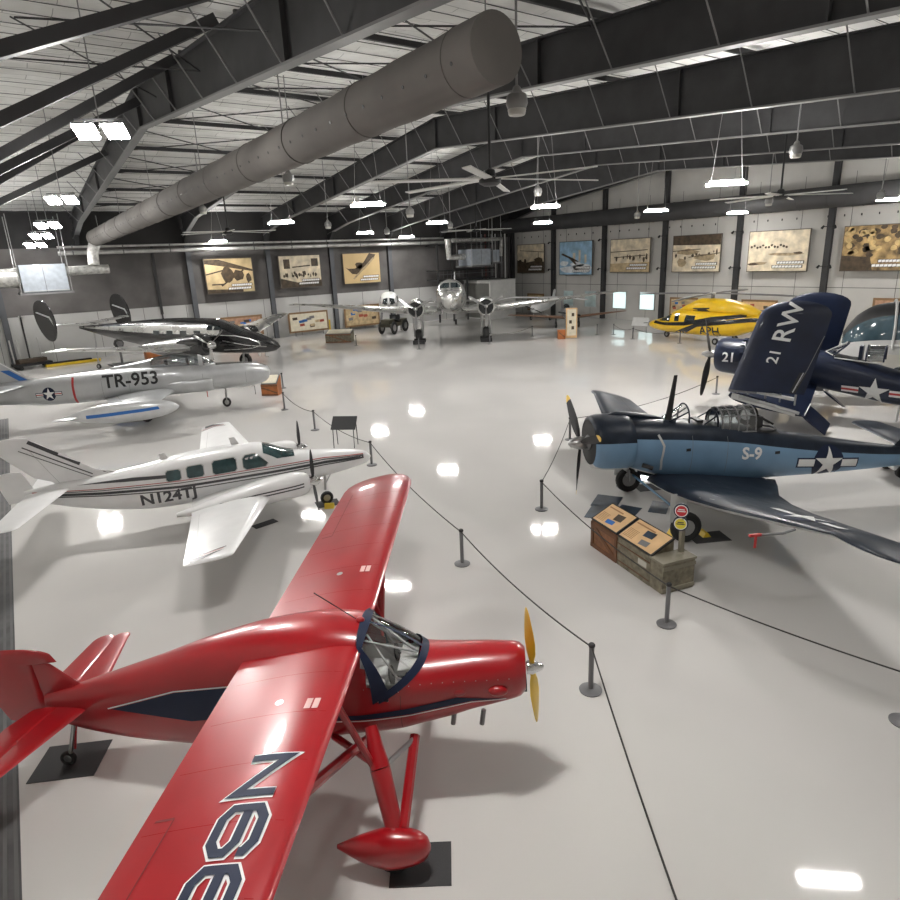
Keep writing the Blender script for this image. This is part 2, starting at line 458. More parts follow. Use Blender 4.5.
# back wall: pale lower band, dark upper band, panel joints
b = MB(); t = .3
b.box(((XL+XR)/2, YB + t/2, 1.95), (XR - XL, t, 3.9), WLOW)
b.box(((XL+XR)/2, YB + t/2, 6.5), (XR - XL, t, 5.2), WDARK); b.prism([(XL, 9.1), (XR, 9.1), (XR, 14.1), (44.2, 11.9), (XL, 11.9)], (0, YB + t/2, 0), (1, 0, 0), (0, 0, 1), t, mat('near_black_wall_top', (.022, .021, .021), .9, var=.3, vs=.4))
b.box(((XL+XR)/2, YB - .01, 3.9), (XR - XL, .03, .05), SEAM)
for i in range(16): b.box((XL + 1.2 + i * 3.65, YB - .005, 1.95), (.035, .02, 3.9), SEAM)
struct(b, 'wall_back', 'long back wall, pale below and dark charcoal above', 'wall')
# gable wall on the right, top follows the roof
def gable(x, name, label):
    b = MB()
    ys = [YN, 5, 15, 25, 33.4, 39.7, 50, YB]
    poly = [(YB, 0), (YN, 0)] + [(y, ztop(y, x) + .3) for y in ys]
    b.prism(poly, (x, 0, 0), (0, 1, 0), (0, 0, 1), .3, WPANEL)
    return b
b = gable(XR + .15, '', '')
for z in (3.55,): b.box((XR - .005, (YN+YB)/2, z), (.02, YB - YN, .05), SEAM)
for i in range(18): b.box((XR - .005, 62.5 - i * 3.7 - 1.7, 6), (.02, .035, 12), SEAM)
for i in range(60):
    if i % 6 != 5: b.box((XR - .03, 61.5 - i * 1.2, 8.9), (.06, .07, .16), GIRD)
struct(b, 'wall_right', 'pale grey concrete panel gable wall with dark columns', 'wall')
b = gable(XL - .15, '', ''); struct(b, 'wall_left', 'pale gable wall beside the camera', 'wall')
b = MB(); b.box(((XL+XR)/2, YN - .15, 6.4), (XR - XL, .3, 12.8), WPANEL); struct(b, 'wall_front', 'pale wall behind the camera', 'wall')
# roof deck with sagging white insulation between seams
b = MB()
def roofgrid(y0, y1, ny):
    def fn(a, c):
        y = y0 + (y1 - y0) * c; x = XL + (XR - XL) * a
        sag = .10 * abs(math.sin(PI * (c * ny / 4))) + .03 * math.sin(x * 2.1 + y)
        return (x, y, ztop(y, x) + .52 - sag)
    b.grid(fn, 60, ny, LINER)
    b.grid(lambda a, c: (XL + (XR - XL) * a, y0 + (y1 - y0) * c, ztop(y0 + (y1 - y0) * c, XL + (XR - XL) * a) + .75), 40, 6, LINER)
roofgrid(YN, RY, 128); roofgrid(RY, YB, 64)
y = YN + 1.46
k = 0
while y < YB:
    b.tube([(xx, y, ztop(y, xx) + .385) for xx in (XL, 44.2, XR)], .014, DARKST, 4); y += 1.459 if y < RY else 1.444
struct(b, 'ceiling', 'white insulated hangar roof lining with dark seams', 'ceiling')

# ---------------------------------------------------------------- steel frames
PURY = [-3.2, 2.8, 8.8, 14.8, 20.8, 26.8, 32.6, 38.2, 43.2, 48.4, 53.6, 58.6]
FX = [-.6, 7.6, 16.2, 23.6, 30.3, 37.2, 44.2, 54.5]
for i, X in enumerate(FX):
    b = MB()
    ys = [YN + .3, 2, 10, 20, 28, RY, 39.7, 46, 52, 58, YB - .2]
    top = [(y, ztop(y, X)) for y in ys]; dz = {2: .35, 4: -.15, 5: -.35, 6: -.45}.get(i, 0); bot = [(y, zbot(y, X) + dz if y < YB - 1 else zbot(y, X) - .5) for y in ys]
    b.prism(bot + top[::-1], (X, 0, 0), (0, 1, 0), (0, 0, 1), .05, GIRD)
    for pl, mm in ((top, GIRD), (bot, FLG)):
        for (y0, z0), (y1, z1) in zip(pl[:-1], pl[1:]):
            a = math.atan2(z1 - z0, y1 - y0)
            b.box((X, (y0+y1)/2, (z0+z1)/2), (.36, math.hypot(y1-y0, z1-z0) + .02, .06), mm, Euler((a, 0, 0)))
    for y in (8, 17, 28, RY, 47, 55):      # web stiffeners and splice plates
        b.box((X, y, (ztop(y, X)+zbot(y, X)+dz)/2), (.32, .06, ztop(y, X) - zbot(y, X) - dz), GIRD)
    b.prism([(YB - .6, 9.2), (YB - .2, 9.2), (YB - .2, 10.4), (YB - 1.8, 10.4)], (X, 0, 0), (0, 1, 0), (0, 0, 1), .3, GIRD)
    if i < 7:
        for y in [-3 + 3.4 * q for q in range(19)]:
            if i > 0: b.tube([(X - .05, y, zbot(y, X) + .05 + dz), (X - 1.2, y, ztop(y, X - 1.2) + .2)], .024, BRACE, 6)
    else:
        pass
    struct(b, 'roof_beam', 'charcoal steel roof frame girder', 'beam')
for y in PURY:
    b = MB()
    for x0, x1 in ((7.7, 44.2), (44.2, XR)):
        z0, z1 = ztop(y, x0) + .22, ztop(y, x1) + .22
        b.box(((x0 + x1)/2, y, (z0 + z1)/2), (math.hypot(x1 - x0, z1 - z0), .12, .19), GIRD, Euler((0, -math.atan2(z1 - z0, x1 - x0), 0)))
    struct(b, 'roof_purlin_beam', 'dark roof purlin running along the hangar', 'beam')
# sloping struts of the end bay beside the camera
for (x, y, z), (x2, z2) in (((5.66, 18.9, 13.6), (1.56, 11.98)), ((6.25, 21.9, 13.6), (1.46, 11.08)), ((6.23, 26.7, 13.6), (1.57, 10.9)), ((6.36, 33., 13.6), (1.8, 11.2)), ((5.63, 39.1, 13.6), (2.08, 11.5)), ((7.4, 42.5, 13.4), (4.8, 12.15))):
    k = (z - z2) / (x - x2); xe = -3.8; b = MB()
    ang = math.atan(k); xs = min(7.5, x + (ztop(y) + .3 - z) / k); L_ = math.hypot(xs - xe, k * (xs - xe)); zc = z + k * ((xs + xe)/2 - x)
    b.box(((xs + xe)/2, y, zc), (L_, .3, .32), DARKST, Euler((0, -ang, 0)))
    struct(b, 'roof_strut_beam', 'dark sloping roof strut of the end bay', 'beam')
# cross bracing rods under the roof
b = MB()
def rod(a, c, r=.03): b.tube([a, c], r, DARKST, 5)
for X0, X1 in ((7.6, 16.2), (37.2, 44.2)):
    yy = PURY[2:]
    for y0, y1 in zip(yy[:-1], yy[1:]):
        rod((X0, y0, ztop(y0) - .1), (X1, y1, ztop(y1) - .1)); rod((X0, y1, ztop(y1) - .1), (X1, y0, ztop(y0) - .1))
for y0, y1 in ((18, 24), (24, 30)): rod((7.5, y0, ztop(y0) - .8), (2.5, y1, ztop(y1)), .03); rod((2.4, y0, ztop(y0)), (7.5, y1, ztop(y1) - .8), .025)
struct(b, 'roof_brace_beam', 'thin dark cross bracing rods under the roof', 'beam')
# wall columns
for Y in (62.3, 55.2, 47.7, 40.2, 32.6, 25.1, 17.5):
    b = MB(); b.box((XR - .22, Y, (zbot(Y, XR)) / 2 + .2), (.4, .36, zbot(Y, XR) + .4), GIRD)
    b.box((XR - .43, Y, zbot(Y, XR)/2), (.04, .42, zbot(Y, XR)), GIRD); struct(b, 'wall_column', 'dark steel column on the pale gable wall', 'column')
for X in (1.5, 16.2, 23.6, 30.3, 37.2):
    b = MB(); b.box((X, YB - .22, 4.6), (.36, .4, 9.2), GIRD); b.box((X, YB - .43, 4.6), (.44, .04, 9.2), mat('column_face_grey', (.085, .09, .10), .5)); struct(b, 'wall_column', 'dark steel column on the back wall', 'column')
b = MB(); b.box((13.3, YB - .06, 6.2), (.22, .12, 6.), GIRD); b.box((13.3, YB-.06, 1.95), (.12, .1, 3.9), GIRD); struct(b, 'wall_conduit_trim', 'dark vertical conduit on the back wall', 'trim')
# ledge above the column of the mezzanine corner
# windows of the gable wall
FROST = mat('bright_window_pane', (.5, .62, .62), .15, var=.25, vs=1.)
def gwin(n, yc, w, lit):
    b = MB(); z0, z1 = 1.12, 2.84
    for (yy, zz, sy, sz) in ((yc - w/2, (z0+z1)/2, .08, z1 - z0 + .16), (yc + w/2, (z0+z1)/2, .08, z1 - z0 + .16), (yc, z0, w, .08), (yc, z1, w, .08)):
        b.box((XR - .04, yy, zz), (.1, sy, sz), LGREY)
    o = struct(b, 'window_%d' % n, 'small square window low in the gable wall', 'window')
    p = MB(); p.box((XR - .03, yc, (z0+z1)/2), (.03, w - .06, z1 - z0 - .06), emis('daylit_window_pane', (.62, .78, .78), 1.0) if lit else FROST); p.build('window_pane', o)
gwin(1, 52.95, 1.55, False); gwin(2, 49.65, 1.7, False); gwin(3, 45.6, 1.75, True); gwin(4, 42.1, 1.8, True)
# grated strip by the camera's left
b = MB(); GRT = mat('ribbed_rubber_runner', (.085, .085, .087), .7, var=.3, vs=2)
b.box((-.3, 0, .006), (.6, 42, .012), GRT)
for i in range(5): b.box((-.53 + i * .12, 0, .016), (.045, 42, .012), mat('runner_rib', (.12, .12, .12), .7))
o = b.build('ribbed_runner'); o.location = (-.62, 19, 0); o.rotation_euler = (0, 0, -.035); tag(o, 'long dark ribbed runner lying along the floor at the far left edge', 'floor runner')
# ================================================================ red high-wing monoplane (nearest)
def red_plane():
    C = Craft('red_monoplane', 'glossy red high-wing monoplane with yellow propeller, nearest the camera', (3.6, 6.87, 0), -.686, 'airplane')
    r = C.root
    st = [(1.93, 1.74, .27, .27, .30), (1.86, 1.74, .33, .33, .37), (1.6, 1.72, .385, .36, .43), (1.2, 1.68, .43, .39, .50), (.85, 1.64, .48, .41, .58), (.5, 1.62, .53, .42, .63, 2.4), (.25, 1.62, .565, .55, .68, 2.6), (-.3, 1.62, .60, .86, .72, 3.0), (-.9, 1.58, .60, .93, .80, 3.0), (-1.6, 1.52, .55, .90, .88, 2.9), (-2.4, 1.42, .46, .78, .86, 2.8), (-3.4, 1.30, .33, .54, .74, 2.7), (-4.4, 1.16, .19, .34, .50, 2.4), (-5.1, 1.08, .06, .18, .26)]
    zb = lambda x: 1.62 + .74 * x
    b = C.mb()
    b.loft(st, RED, n=40, step=.07, skip=lambda c: -.06 - .30 * (c.z - 1.62) < c.x < .53 and c.z > max(1.64, zb(c.x)))
    tr = b.bvh()
    for sg in (1, -1):
        D = (0, -sg, 0); U = (1, 0, 0); V = (0, 0, 1); o = (0, 0, 0)
        b.decal([[(-1.6, 1.86), (-1.6, 1.40), (-2.7, 1.16), (-3.95, 1.22), (-2.9, 1.60)]], o, U, V, D, NAVY, .006, .15, tr)
        b.decal(stroke([(-1.6, 1.87), (-2.9, 1.62), (-4.0, 1.225)], .02), o, U, V, D, WHITEM, .008, .15, tr)
        b.decal([[(1.65, 1.50), (1.2, 1.52), (.4, 1.40), (-.3, 1.34), (-2, 1.30), (-2, 1.36), (-.3, 1.42), (.4, 1.50), (1.0, 1.60)]], o, U, V, D, NAVY, .006, .12, tr)
        b.decal(stroke([(1.66, 1.49), (1.2, 1.50), (.4, 1.38), (-.3, 1.32), (-2, 1.28)], .016), o, U, V, D, WHITEM, .008, .12, tr)
        b.decal(stroke([(.25, 1.0), (.27, 1.7)], .012) + stroke([(-.75, 1.05), (-.75, 1.9)], .012) + stroke([(.25, 1.02), (-.75, 1.05)], .012), o, U, V, D, mat('dark_red_seam', (.16, .006, .008), .5), .005, .12, tr)
    for x in (1.55, 1.02):       # cowl bulges
        for sg in (1, -1): b.ellipsoid((x, sg * .40, 1.66), (.13, .07, .07), RED)
    for x in np.linspace(-.2, 1.7, 14):
        b.decal(disc_poly(.008, 6, (float(x), 1.82)), (0, 0, 0), (1, 0, 0), (0, 0, 1), (0, 1, 0), mat('screw_head', (.7, .55, .55), .2, .5), .006, .1, tr)
    f = b.build('fuselage', r)
    # cowling nose disc, exhaust stubs
    b = C.mb(); b.lathe([(0, .05), (.02, .2), (.0, .27)], (1.9, 0, 1.74), (1, 0, 0), BLACK); b.box((1.925, 0, 1.5), (.05, .26, .12), BLACK); b.build('cowl_intake', f)
    for x in (1.35, .95):
        b = C.mb(); b.tube([(x, -.2, 1.2), (x - .03, -.22, .98)], .035, GREYP); b.build('exhaust_stub', r)
    # windscreen
    def base(t): return Vector((.56 - .60 * abs(t) ** 2.2, .59 * math.sin(t * PI/2), 2.05 - .42 * abs(t) ** 2.0))
    def top(t): return Vector((-.24 - .02 * abs(t), .50 * t, 2.47 - .14 * t * t))
    def surf(a, c, off=0.): t = a * 2 - 1; p = base(t).lerp(top(t), c); n = Vector((p.x + 1.2, p.y, p.z - 1.2)).normalized(); return p + n * (off + .05 * math.sin(PI * c))
    b = C.mb(); b.grid(lambda a, c: surf(a, c), 20, 6, CLEAR); ws = b.build('windscreen', r)
    b = C.mb()
    b.grid(lambda a, c: surf(a, -.05 + .14 * c, .03), 24, 1, NAVY); b.grid(lambda a, c: surf(a, .93 + .14 * c, .02), 24, 1, NAVY)
    b.grid(lambda a, c: surf(.485 + .03 * a, c, .014), 1, 8, NAVY); b.grid(lambda a, c: surf(-.03 + .09 * a, c, .03), 1, 8, NAVY); b.grid(lambda a, c: surf(.94 + .09 * a, c, .03), 1, 8, NAVY)
    b.build('windscreen_frame', ws)
    b = C.mb()
    for p, q in (((.46, 0, 1.98), (-.22, .3, 2.36)), ((.46, 0, 1.98), (-.22, -.3, 2.36)), ((.25, .42, 1.82), (-.2, .15, 2.36)), ((.25, -.42, 1.82), (-.2, -.15, 2.36)), ((.1, .5, 1.7), (-.22, .42, 2.33)), ((.1, -.5, 1.7), (-.22, -.42, 2.33))): b.tube([p, q], .016, WHITE, 6)
    b.build('windscreen_brace_tube', ws)
    b = C.mb()
    b.box((-.25, 0, 1.32), (1.5, .9, .04), PANELW); b.box((.38, 0, 1.62), (.04, .8, .56), PANELW); b.box((.33, 0, 1.89), (.24, .62, .03), PANELW)
    for sg in (1, -1): b.box((-.3, sg * .47, 1.55), (1.3, .02, .5), PANELW)
    b.box((-.8, 0, 1.75), (.04, .98, .95), PANELW); b.box((.34, 0, 1.78), (.03, .7, .2), GREYP)
    it = b.build('cabin_lining', r)
    for sg in (1, -1):
        b = C.mb(); b.box((-.25, sg * .24, 1.52), (.48, .42, .14), WHITE); b.box((-.52, sg * .24, 1.84), (.14, .42, .6), WHITE, Euler((0, -.2, 0))); b.build('seat', r, bevel=.04)
        b = C.mb(); b.tube([(.32, sg * .26, 1.76), (.12, sg * .26, 1.8)], .015, BLACK); b.lathe([(-.012, .13), (-.012, .11), (.012, .11), (.012, .13)], (.12, sg * .26, 1.8), (1, 0, .2), BLACK, 16); b.build('control_wheel', r)
    # wings
    for sg in (1, -1):
        b = C.mb()
        b.foil([(sg * .3, -.22, -1.84, 2.30, 2.12, .115), (sg * .9, -.22, -1.84, 2.32, 2.13, .12), (sg * 5.3, -.22, -1.70, 2.54, 2.35, .115)], RED, nc=12, tip=.85)
        tr = b.bvh()
        rdark = mat('dark_red_seam', (.16, .006, .008), .5)
        b.decal(stroke([(sg*3.1, -1.45), (sg*5.0, -1.45)], .015) + stroke([(sg*3.1, -1.45), (sg*3.1, -1.84)], .03), (0, 0, 0), (0, 1, 0), (1, 0, 0), (0, 0, -1), rdark, .004, .2, tr)
        for k in range(6): b.decal(stroke([(sg*(1.0 + .75*k), -.35), (sg*(1.0 + .75*k), -1.7)], .006), (0, 0, 0), (0, 1, 0), (1, 0, 0), (0, 0, -1), mat('rib_tape_red', (.34, .008, .012), .22, 0, .6), .003, .2, tr)
        b.decal(rect(sg*1.62 - .09, -.62, sg*1.62 + .09, -.55) + rect(sg*1.62 - .09, -.53, sg*1.62 + .09, -.46), (0, 0, 0), (0, 1, 0), (1, 0, 0), (0, 0, -1), mat('pink_placard', (.7, .45, .42), .5), .006, .2, tr)
        b.decal(disc_poly(.05, 14, (sg*1.55, -.95)), (0, 0, 0), (0, 1, 0), (1, 0, 0), (0, 0, -1), STEEL, .008, .2, tr)
        if sg < 0:
            # registration N66 in octagonal letters, outlined; u runs root to tip, v towards the leading edge
            w = .088
            def G(pl, u0, cl=False): return ([(u0 + x * .56, z * .38) for x, z in pl], cl)
            gl = [G([(0, 0), (0, 1), (.82, 0), (.82, 1)], 0)]
            six = [([(.85, .72), (.85, .84), (.66, 1), (.2, 1), (0, .82), (0, .18), (.2, 0), (.66, 0), (.85, .18), (.85, .40), (.66, .57), (.05, .57)], False)]
            for u0 in (.64, 1.28): gl += [G(p, u0, c) for p, c in six]
            o = (0, -2.12, 0); U = (0, -1, 0)
            for wd_, mm, off in ((w + .045, WHITEM, .006), (w, NAVY, .013)):
                polys = []
                for pl, cl in gl: 
                    pp = list(pl)
                    polys += stroke(pp, wd_, cl)
                b.decal(polys, (-.92, -2.47, 0), U, (1, 0, 0), (0, 0, -1), mm, off, .12, tr)
        b.build('wing', r)
    b = C.mb(); b.tube([(-.35, 0, 2.5), (-.9, -.02, 2.92)], .008, BLACK, 5); b.build('whip_antenna', r)
    b = C.mb(); b.ellipsoid((-.3, -.02, 2.5), (.06, .05, .05), RED); b.build('roof_fairing', r)
    # tail
    b = C.mb()
    fm = lambda sp, x, t: (x, t, sp)
    b.foil([(1.10, -4.05, -5.15, 0, 0, .07), (1.40, -4.45, -5.2, 0, 0, .08), (1.78, -4.9, -5.25, 0, 0, .1)], RED, fm, tip=.02)
    b.build('fin', r)
    b = C.mb(); b.foil([(.80, -5.10, -5.75, 0, 0, .1), (1.2, -5.12, -5.95, 0, 0, .1), (1.78, -5.18, -5.98, 0, 0, .1), (1.82, -4.8, -5.95, 0, 0, .07), (1.92, -4.86, -5.9, 0, 0, .07)], RED, fm, tip=.10); b.build('rudder', r)
    for sg in (1, -1):
        b = C.mb(); b.foil([(sg*.05, -4.35, -4.97, 1.14, 1.1, .10), (sg*1.65, -4.78, -5.12, 1.14, 1.1, .10)], RED, tip=.2); sb = b.build('tailplane', r)
        b = C.mb(); b.foil([(sg*.10, -4.88, -5.25, 1.108, 1.08, .10), (sg*.5, -4.93, -5.40, 1.108, 1.07, .08), (sg*1.62, -5.04, -5.42, 1.108, 1.07, .09)], RED, tip=.2); b.build('elevator', r)
    # undercarriage
    for sg in (1, -1):
        y = sg * 1.62; g = C.mb()
        g.loft([(.70, .36, .03, .03, .03), (.66, .36, .10, .12, .12), (.47, .35, .175, .22, .22), (.22, .34, .20, .25, .27), (-.08, .33, .15, .18, .19), (-.45, .34, .02, .03, .03)], RED, n=20, step=.06, y0=y)
        pant = g.build('wheel_spat', r)
        C.wheel((.24, y, .215), .215, .16, pant)
        g = C.mb(); g.tube([(.25, sg*1.50, .5), (.05, sg*1.12, 1.05)], [.11, .13], RED, 10); g.tube([(.05, sg*1.12, 1.05), (-.1, sg*.80, 1.42), ], [.13, .08], RED, 10); g.build('main_leg', r)
        g = C.mb(); g.tube([(.36, sg*1.52, .52), (.42, sg*.50, 1.02)], .07, RED, 8); g.build('brace_leg', r)
        g = C.mb(); g.tube([(-.7, sg*.48, .98), (.08, sg*1.10, 1.02)], .05, RED, 8); g.build('drag_strut', r)
        g = C.mb(); g.tube([(.45, sg*.50, 1.02), (.05, sg*1.12, 1.02)], .035, STEEL, 8); g.build('steel_axle_tube', r)
        for xx, xw in ((-.25, -.5), (-.95, -1.25)):
            g = C.mb(); g.tube([(xx, sg*.55, .98), (xw, sg*3.0, 2.30)], .065, RED, 8); g.build('wing_strut', r)
        g = C.mb(); g.tube([(-.02, sg*1.12, 1.05), (-.45, sg*1.25, 2.28)], .045, RED, 8); g.build('jury_strut', r)
    g = C.mb(); g.tube([(-4.75, 0, .85), (-4.95, 0, .2), (-5.0, 0, .12)], .03, STEEL); g.tube([(-4.75, .05, .85), (-4.9, .05, .25)], .02, RED); g.build('tail_leg', r)
    C.wheel((-5.0, 0, .12), .12, .08, r, name='tail_wheel')
    C.prop((2.03, 0, 1.74), 1.02, 2, rad(8), PYEL, CHROME, axis=(1, 0, .08), chord=.2, spin=[(-.08, .09), (0, .10), (.06, .07), (.13, .05), (.16, .01)])
    return r
red_plane()
def floor_mat(x, y, sx, sy, rz, label, m=MATB, name='floor_mat'):
    b = MB(); b.box((0, 0, .006), (sx, sy, .012), m); o = b.build(name); o.location = (x, y, 0); o.rotation_euler = (0, 0, rz)
    return tag(o, label, 'mat', None)
floor_mat(3.05, 5.32, .75, .6, -.62, 'dark grey square mat under the front wheel spat of the red monoplane')
floor_mat(-.25, 10.1, .95, .75, -.5, 'black mat under the tail wheel of the red monoplane')
# ================================================================ white twin
def white_twin():
    C = Craft('white_twin_airplane', 'white low-wing twin-engine airplane with grey stripes and N124TJ on its side', (7.55, 17.4, 0), -.30, 'airplane', Matrix(((1, 0, 0, 0), (0, 1, 0, 0), (.05, 0, 1, .16), (0, 0, 0, 1))))
    r = C.root
    st = [(1.45, 1.12, .04, .04, .04), (1.35, 1.13, .17, .15, .16), (.9, 1.17, .33, .25, .29), (.2, 1.22, .46, .33, .42), (-.6, 1.27, .55, .40, .5), (-1.0, 1.3, .58, .48, .52), (-1.9, 1.35, .62, .80, .55, 2.5), (-2.9, 1.37, .63, .84, .55, 2.5), (-3.9, 1.4, .60, .78, .64, 2.7), (-4.8, 1.45, .52, .62, .66, 2.6), (-6.0, 1.55, .36, .44, .56), (-7.6, 1.72, .12, .22, .2), (-7.9, 1.78, .05, .12, .12)]
    b = C.mb(); b.loft(st, WHITE, n=36, step=.12); tr = b.bvh()
    for sg in (1, -1):
        D = (0, -sg, 0); U = (1, 0, 0); V = (0, 0, 1); o = (0, 0, 0)
        for dz, w, mm in ((.0, .07, DGREY), (.11, .022, DGREY), (-.10, .03, DGREY), (.17, .018, MRED)):
            b.decal(stroke([(1.2, 1.22 + dz*.4), (0, 1.33 + dz*.7), (-2, 1.38 + dz), (-4, 1.42 + dz), (-6, 1.56 + dz*.7), (-7.7, 1.75 + dz*.5)], w), o, U, V, D, mm, .006, .25, tr)
        b.decal([[(-.6, 1.16), (-1.8, 1.02), (-2.9, .86), (-2.5, .86), (-1.5, .98), (-.6, 1.10)]], o, U, V, D, DGREY, .006, .2, tr)
        b.decal([[(-4.0, 1.7), (-5.4, 1.78), (-6.6, 1.86), (-5.2, 1.86), (-4.2, 1.80)]], o, U, V, D, DGREY, .006, .2, tr)
        for (x0, x1, z0, z1, k) in ((-4.34, -3.96, 1.62, 1.90, .05), (-3.80, -3.36, 1.62, 1.93, .05), (-3.12, -2.48, 1.60, 1.96, .06), (-2.30, -1.62, 1.58, 1.96, .08)):
            q = [(x0 + k, z0), (x1 - k, z0), (x1, z0 + k), (x1 - (.22 if x1 > -2 else 0), z1 - k), (x1 - k - (.25 if x1 > -2 else 0), z1), (x0 + k, z1), (x0, z1 - k), (x0, z0 + k)]
            b.decal([[(a + (.02 if a > (x0+x1)/2 else -.02), c + (.02 if c > (z0+z1)/2 else -.02)) for a, c in q]], o, U, V, D, LGREY, .005, .2, tr)
            b.decal([q], o, U, V, D, GWIN, .010, .2, tr)
        b.text('N124TJ', .44, (-5.1 if sg < 0 else -4.25, 0, 1.04), (1.08, 0, .02) if sg < 0 else (-1, 0, 0), V, D, DGREY, .008, .03, .2, tr)
        # windscreen half
        b.decal([[(-.85, .03*sg), (-.85, .36*sg), (-1.35, .5*sg), (-1.72, .46*sg), (-1.72, .03*sg)]], o, (1, 0, 0), (0, 1, 0), (0, 0, -1), GWIN, .008, .15, tr)
    b.build('fuselage', r)
    for sg in (1, -1):
        b = C.mb()
        b.foil([(sg*.4, -1.15, -3.8, .98, .94, .13), (sg*1.6, -1.55, -3.75, 1.09, 1.05, .14), (sg*2.2, -1.75, -3.7, 1.14, 1.10, .14), (sg*6.0, -2.65, -3.65, 1.50, 1.46, .10)], WHITE, tip=.12); tr = b.bvh()
        o = (0, 0, 0); U = (0, 1, 0); V = (1, 0, 0); D = (0, 0, -1)
        b.decal(stroke([(sg*2.4, -3.5), (sg*5.3, -3.42)], .012) + stroke([(sg*3.7, -3.45), (sg*3.7, -3.9)], .012), o, U, V, D, LGREY, .005, .3, tr)
        b.decal([[(sg*5.75, -2.85), (sg*6.0, -3.25), (sg*6.0, -3.8), (sg*5.72, -3.8), (sg*5.84, -3.25)]] + stroke([(sg*5.6, -2.8), (sg*5.72, -3.2), (sg*5.5, -3.8)], .04), o, U, V, D, DGREY, .006, .2, tr)
        b.decal(stroke([(sg*5.68, -2.85), (sg*5.80, -3.25), (sg*5.6, -3.78)], .025), o, U, V, D, MRED, .008, .2, tr)
        w = b.build('wing', r)
        b = C.mb(); y = sg * 1.75
        b.loft([(-.62, 1.26, .18, .17, .17), (-.68, 1.26, .28, .25, .26), (-1.0, 1.26, .38, .31, .33, 2.8), (-1.8, 1.22, .40, .32, .33, 2.8), (-2.6, 1.16, .36, .24, .28), (-3.5, 1.08, .22, .12, .16), (-4.1, 1.04, .06, .05, .06)], WHITE, n=24, step=.12, y0=y); tr = b.bvh()
        for D in ((0, 1, 0), (0, -1, 0)):
            for dz in (.06, -.02): b.decal(stroke([(-.8, 1.28 + dz), (-2.0, 1.24 + dz), (-3.0, 1.14 + dz)], .035), (0, 0, 0), (1, 0, 0), (0, 0, 1), D, DGREY, .006, .2, tr)
        b.build('engine_nacelle', r)
        C.prop((-.52, y, 1.26), .98, 3, rad(10), BLACK, CHROME, chord=.15, spin=[(-.1, .17), (0, .165), (.1, .13), (.2, .07), (.26, .01)])
        g = C.mb(); g.tube([(-2.9, y, 1.05), (-2.95, y, .3)], .05, STEEL); g.build('main_leg', r); C.wheel((-2.95, y, .23), .24, .17, r)
        b = C.mb(); b.foil([(sg*.05, -6.75, -7.85, 1.80, 1.80, .09), (sg*2.75, -7.30, -7.95, 1.84, 1.84, .09)], WHITE, tip=.2); b.build('tailplane', r)
    fm = lambda sp, x, t: (x, t, sp)
    b = C.mb(); b.foil([(1.72, -4.7, -7.0, 0, 0, .015), (2.02, -5.7, -7.2, 0, 0, .03), (2.2, -6.15, -7.6, 0, 0, .05), (3.25, -7.5, -8.55, 0, 0, .08)], WHITE, fm, tip=.1); tr = b.bvh()
    for D in ((0, 1, 0), (0, -1, 0)):
        b.decal(stroke([(-4.9, 1.8), (-5.8, 2.06), (-6.3, 2.28), (-7.55, 3.20)], .09) + stroke([(-6.2, 2.06), (-7.7, 3.08)], .03) + stroke([(-6.2, 1.96), (-7.8, 3.0)], .02), (0, 0, 0), (1, 0, 0), (0, 0, 1), D, DGREY, .006, .2, tr)
        b.decal(stroke([(-7.55, 2.96), (-7.0, 1.9)], .012), (0, 0, 0), (1, 0, 0), (0, 0, 1), D, LGREY, .006, .2, tr)
    b.build('fin', r)
    b = C.mb(); b.foil([(1.6, -7.55, -8.3, 0, 0, .06), (2.4, -7.85, -8.55, 0, 0, .05)], WHITE, fm, tip=.05); b.build('rudder', r)
    g = C.mb(); g.tube([(.02, 0, .95), (-.02, 0, .3)], .04, STEEL); g.tube([(.3, 0, .95), (0, 0, .5)], .02, STEEL); g.build('nose_leg', r); C.wheel((0, 0, .04), .2, .14, r, name='nose_wheel')
    for x, y in ((-4.2, 0), (-2.3, .1)):
        b = C.mb(); b.foil([(2.0 if x < -3 else 2.1, x, x - .25, 0, 0, .12), (2.3 if x < -3 else 2.4, x - .15, x - .3, 0, 0, .12)], WHITE, lambda sp, xx, t: (xx, y + t, sp), nc=4, tip=False); b.build('blade_antenna', r)
    b = C.mb(); b.box((-3.3, -.75, .55), (.22, .25, .03), GREYP); b.tube([(-3.3, -.7, .9), (-3.3, -.75, .56)], .02, GREYP); b.build('boarding_step', r)
    return r
white_twin()
def chock(x, y, rz, label, m=BRONZE, group=None):
    b = MB(); b.prism([(-.12, 0), (.12, 0), (.05, .13), (-.02, .13)], (0, 0, 0), (1, 0, 0), (0, 0, 1), .28, m); o = b.build('wheel_chock'); o.location = (x, y, 0); o.rotation_euler = (0, 0, rz); return tag(o, label, 'wheel chock', group)
floor_mat(5.45, 17.15, .7, .3, .15, 'small black mat on the floor below the white twin nacelle')
floor_mat(7.55, 17.4, .7, .55, -.24, 'black mat under the nose wheel of the white twin')
chock(7.45, 17.05, 1.0, 'yellow wheel chock behind the nose wheel of the white twin')
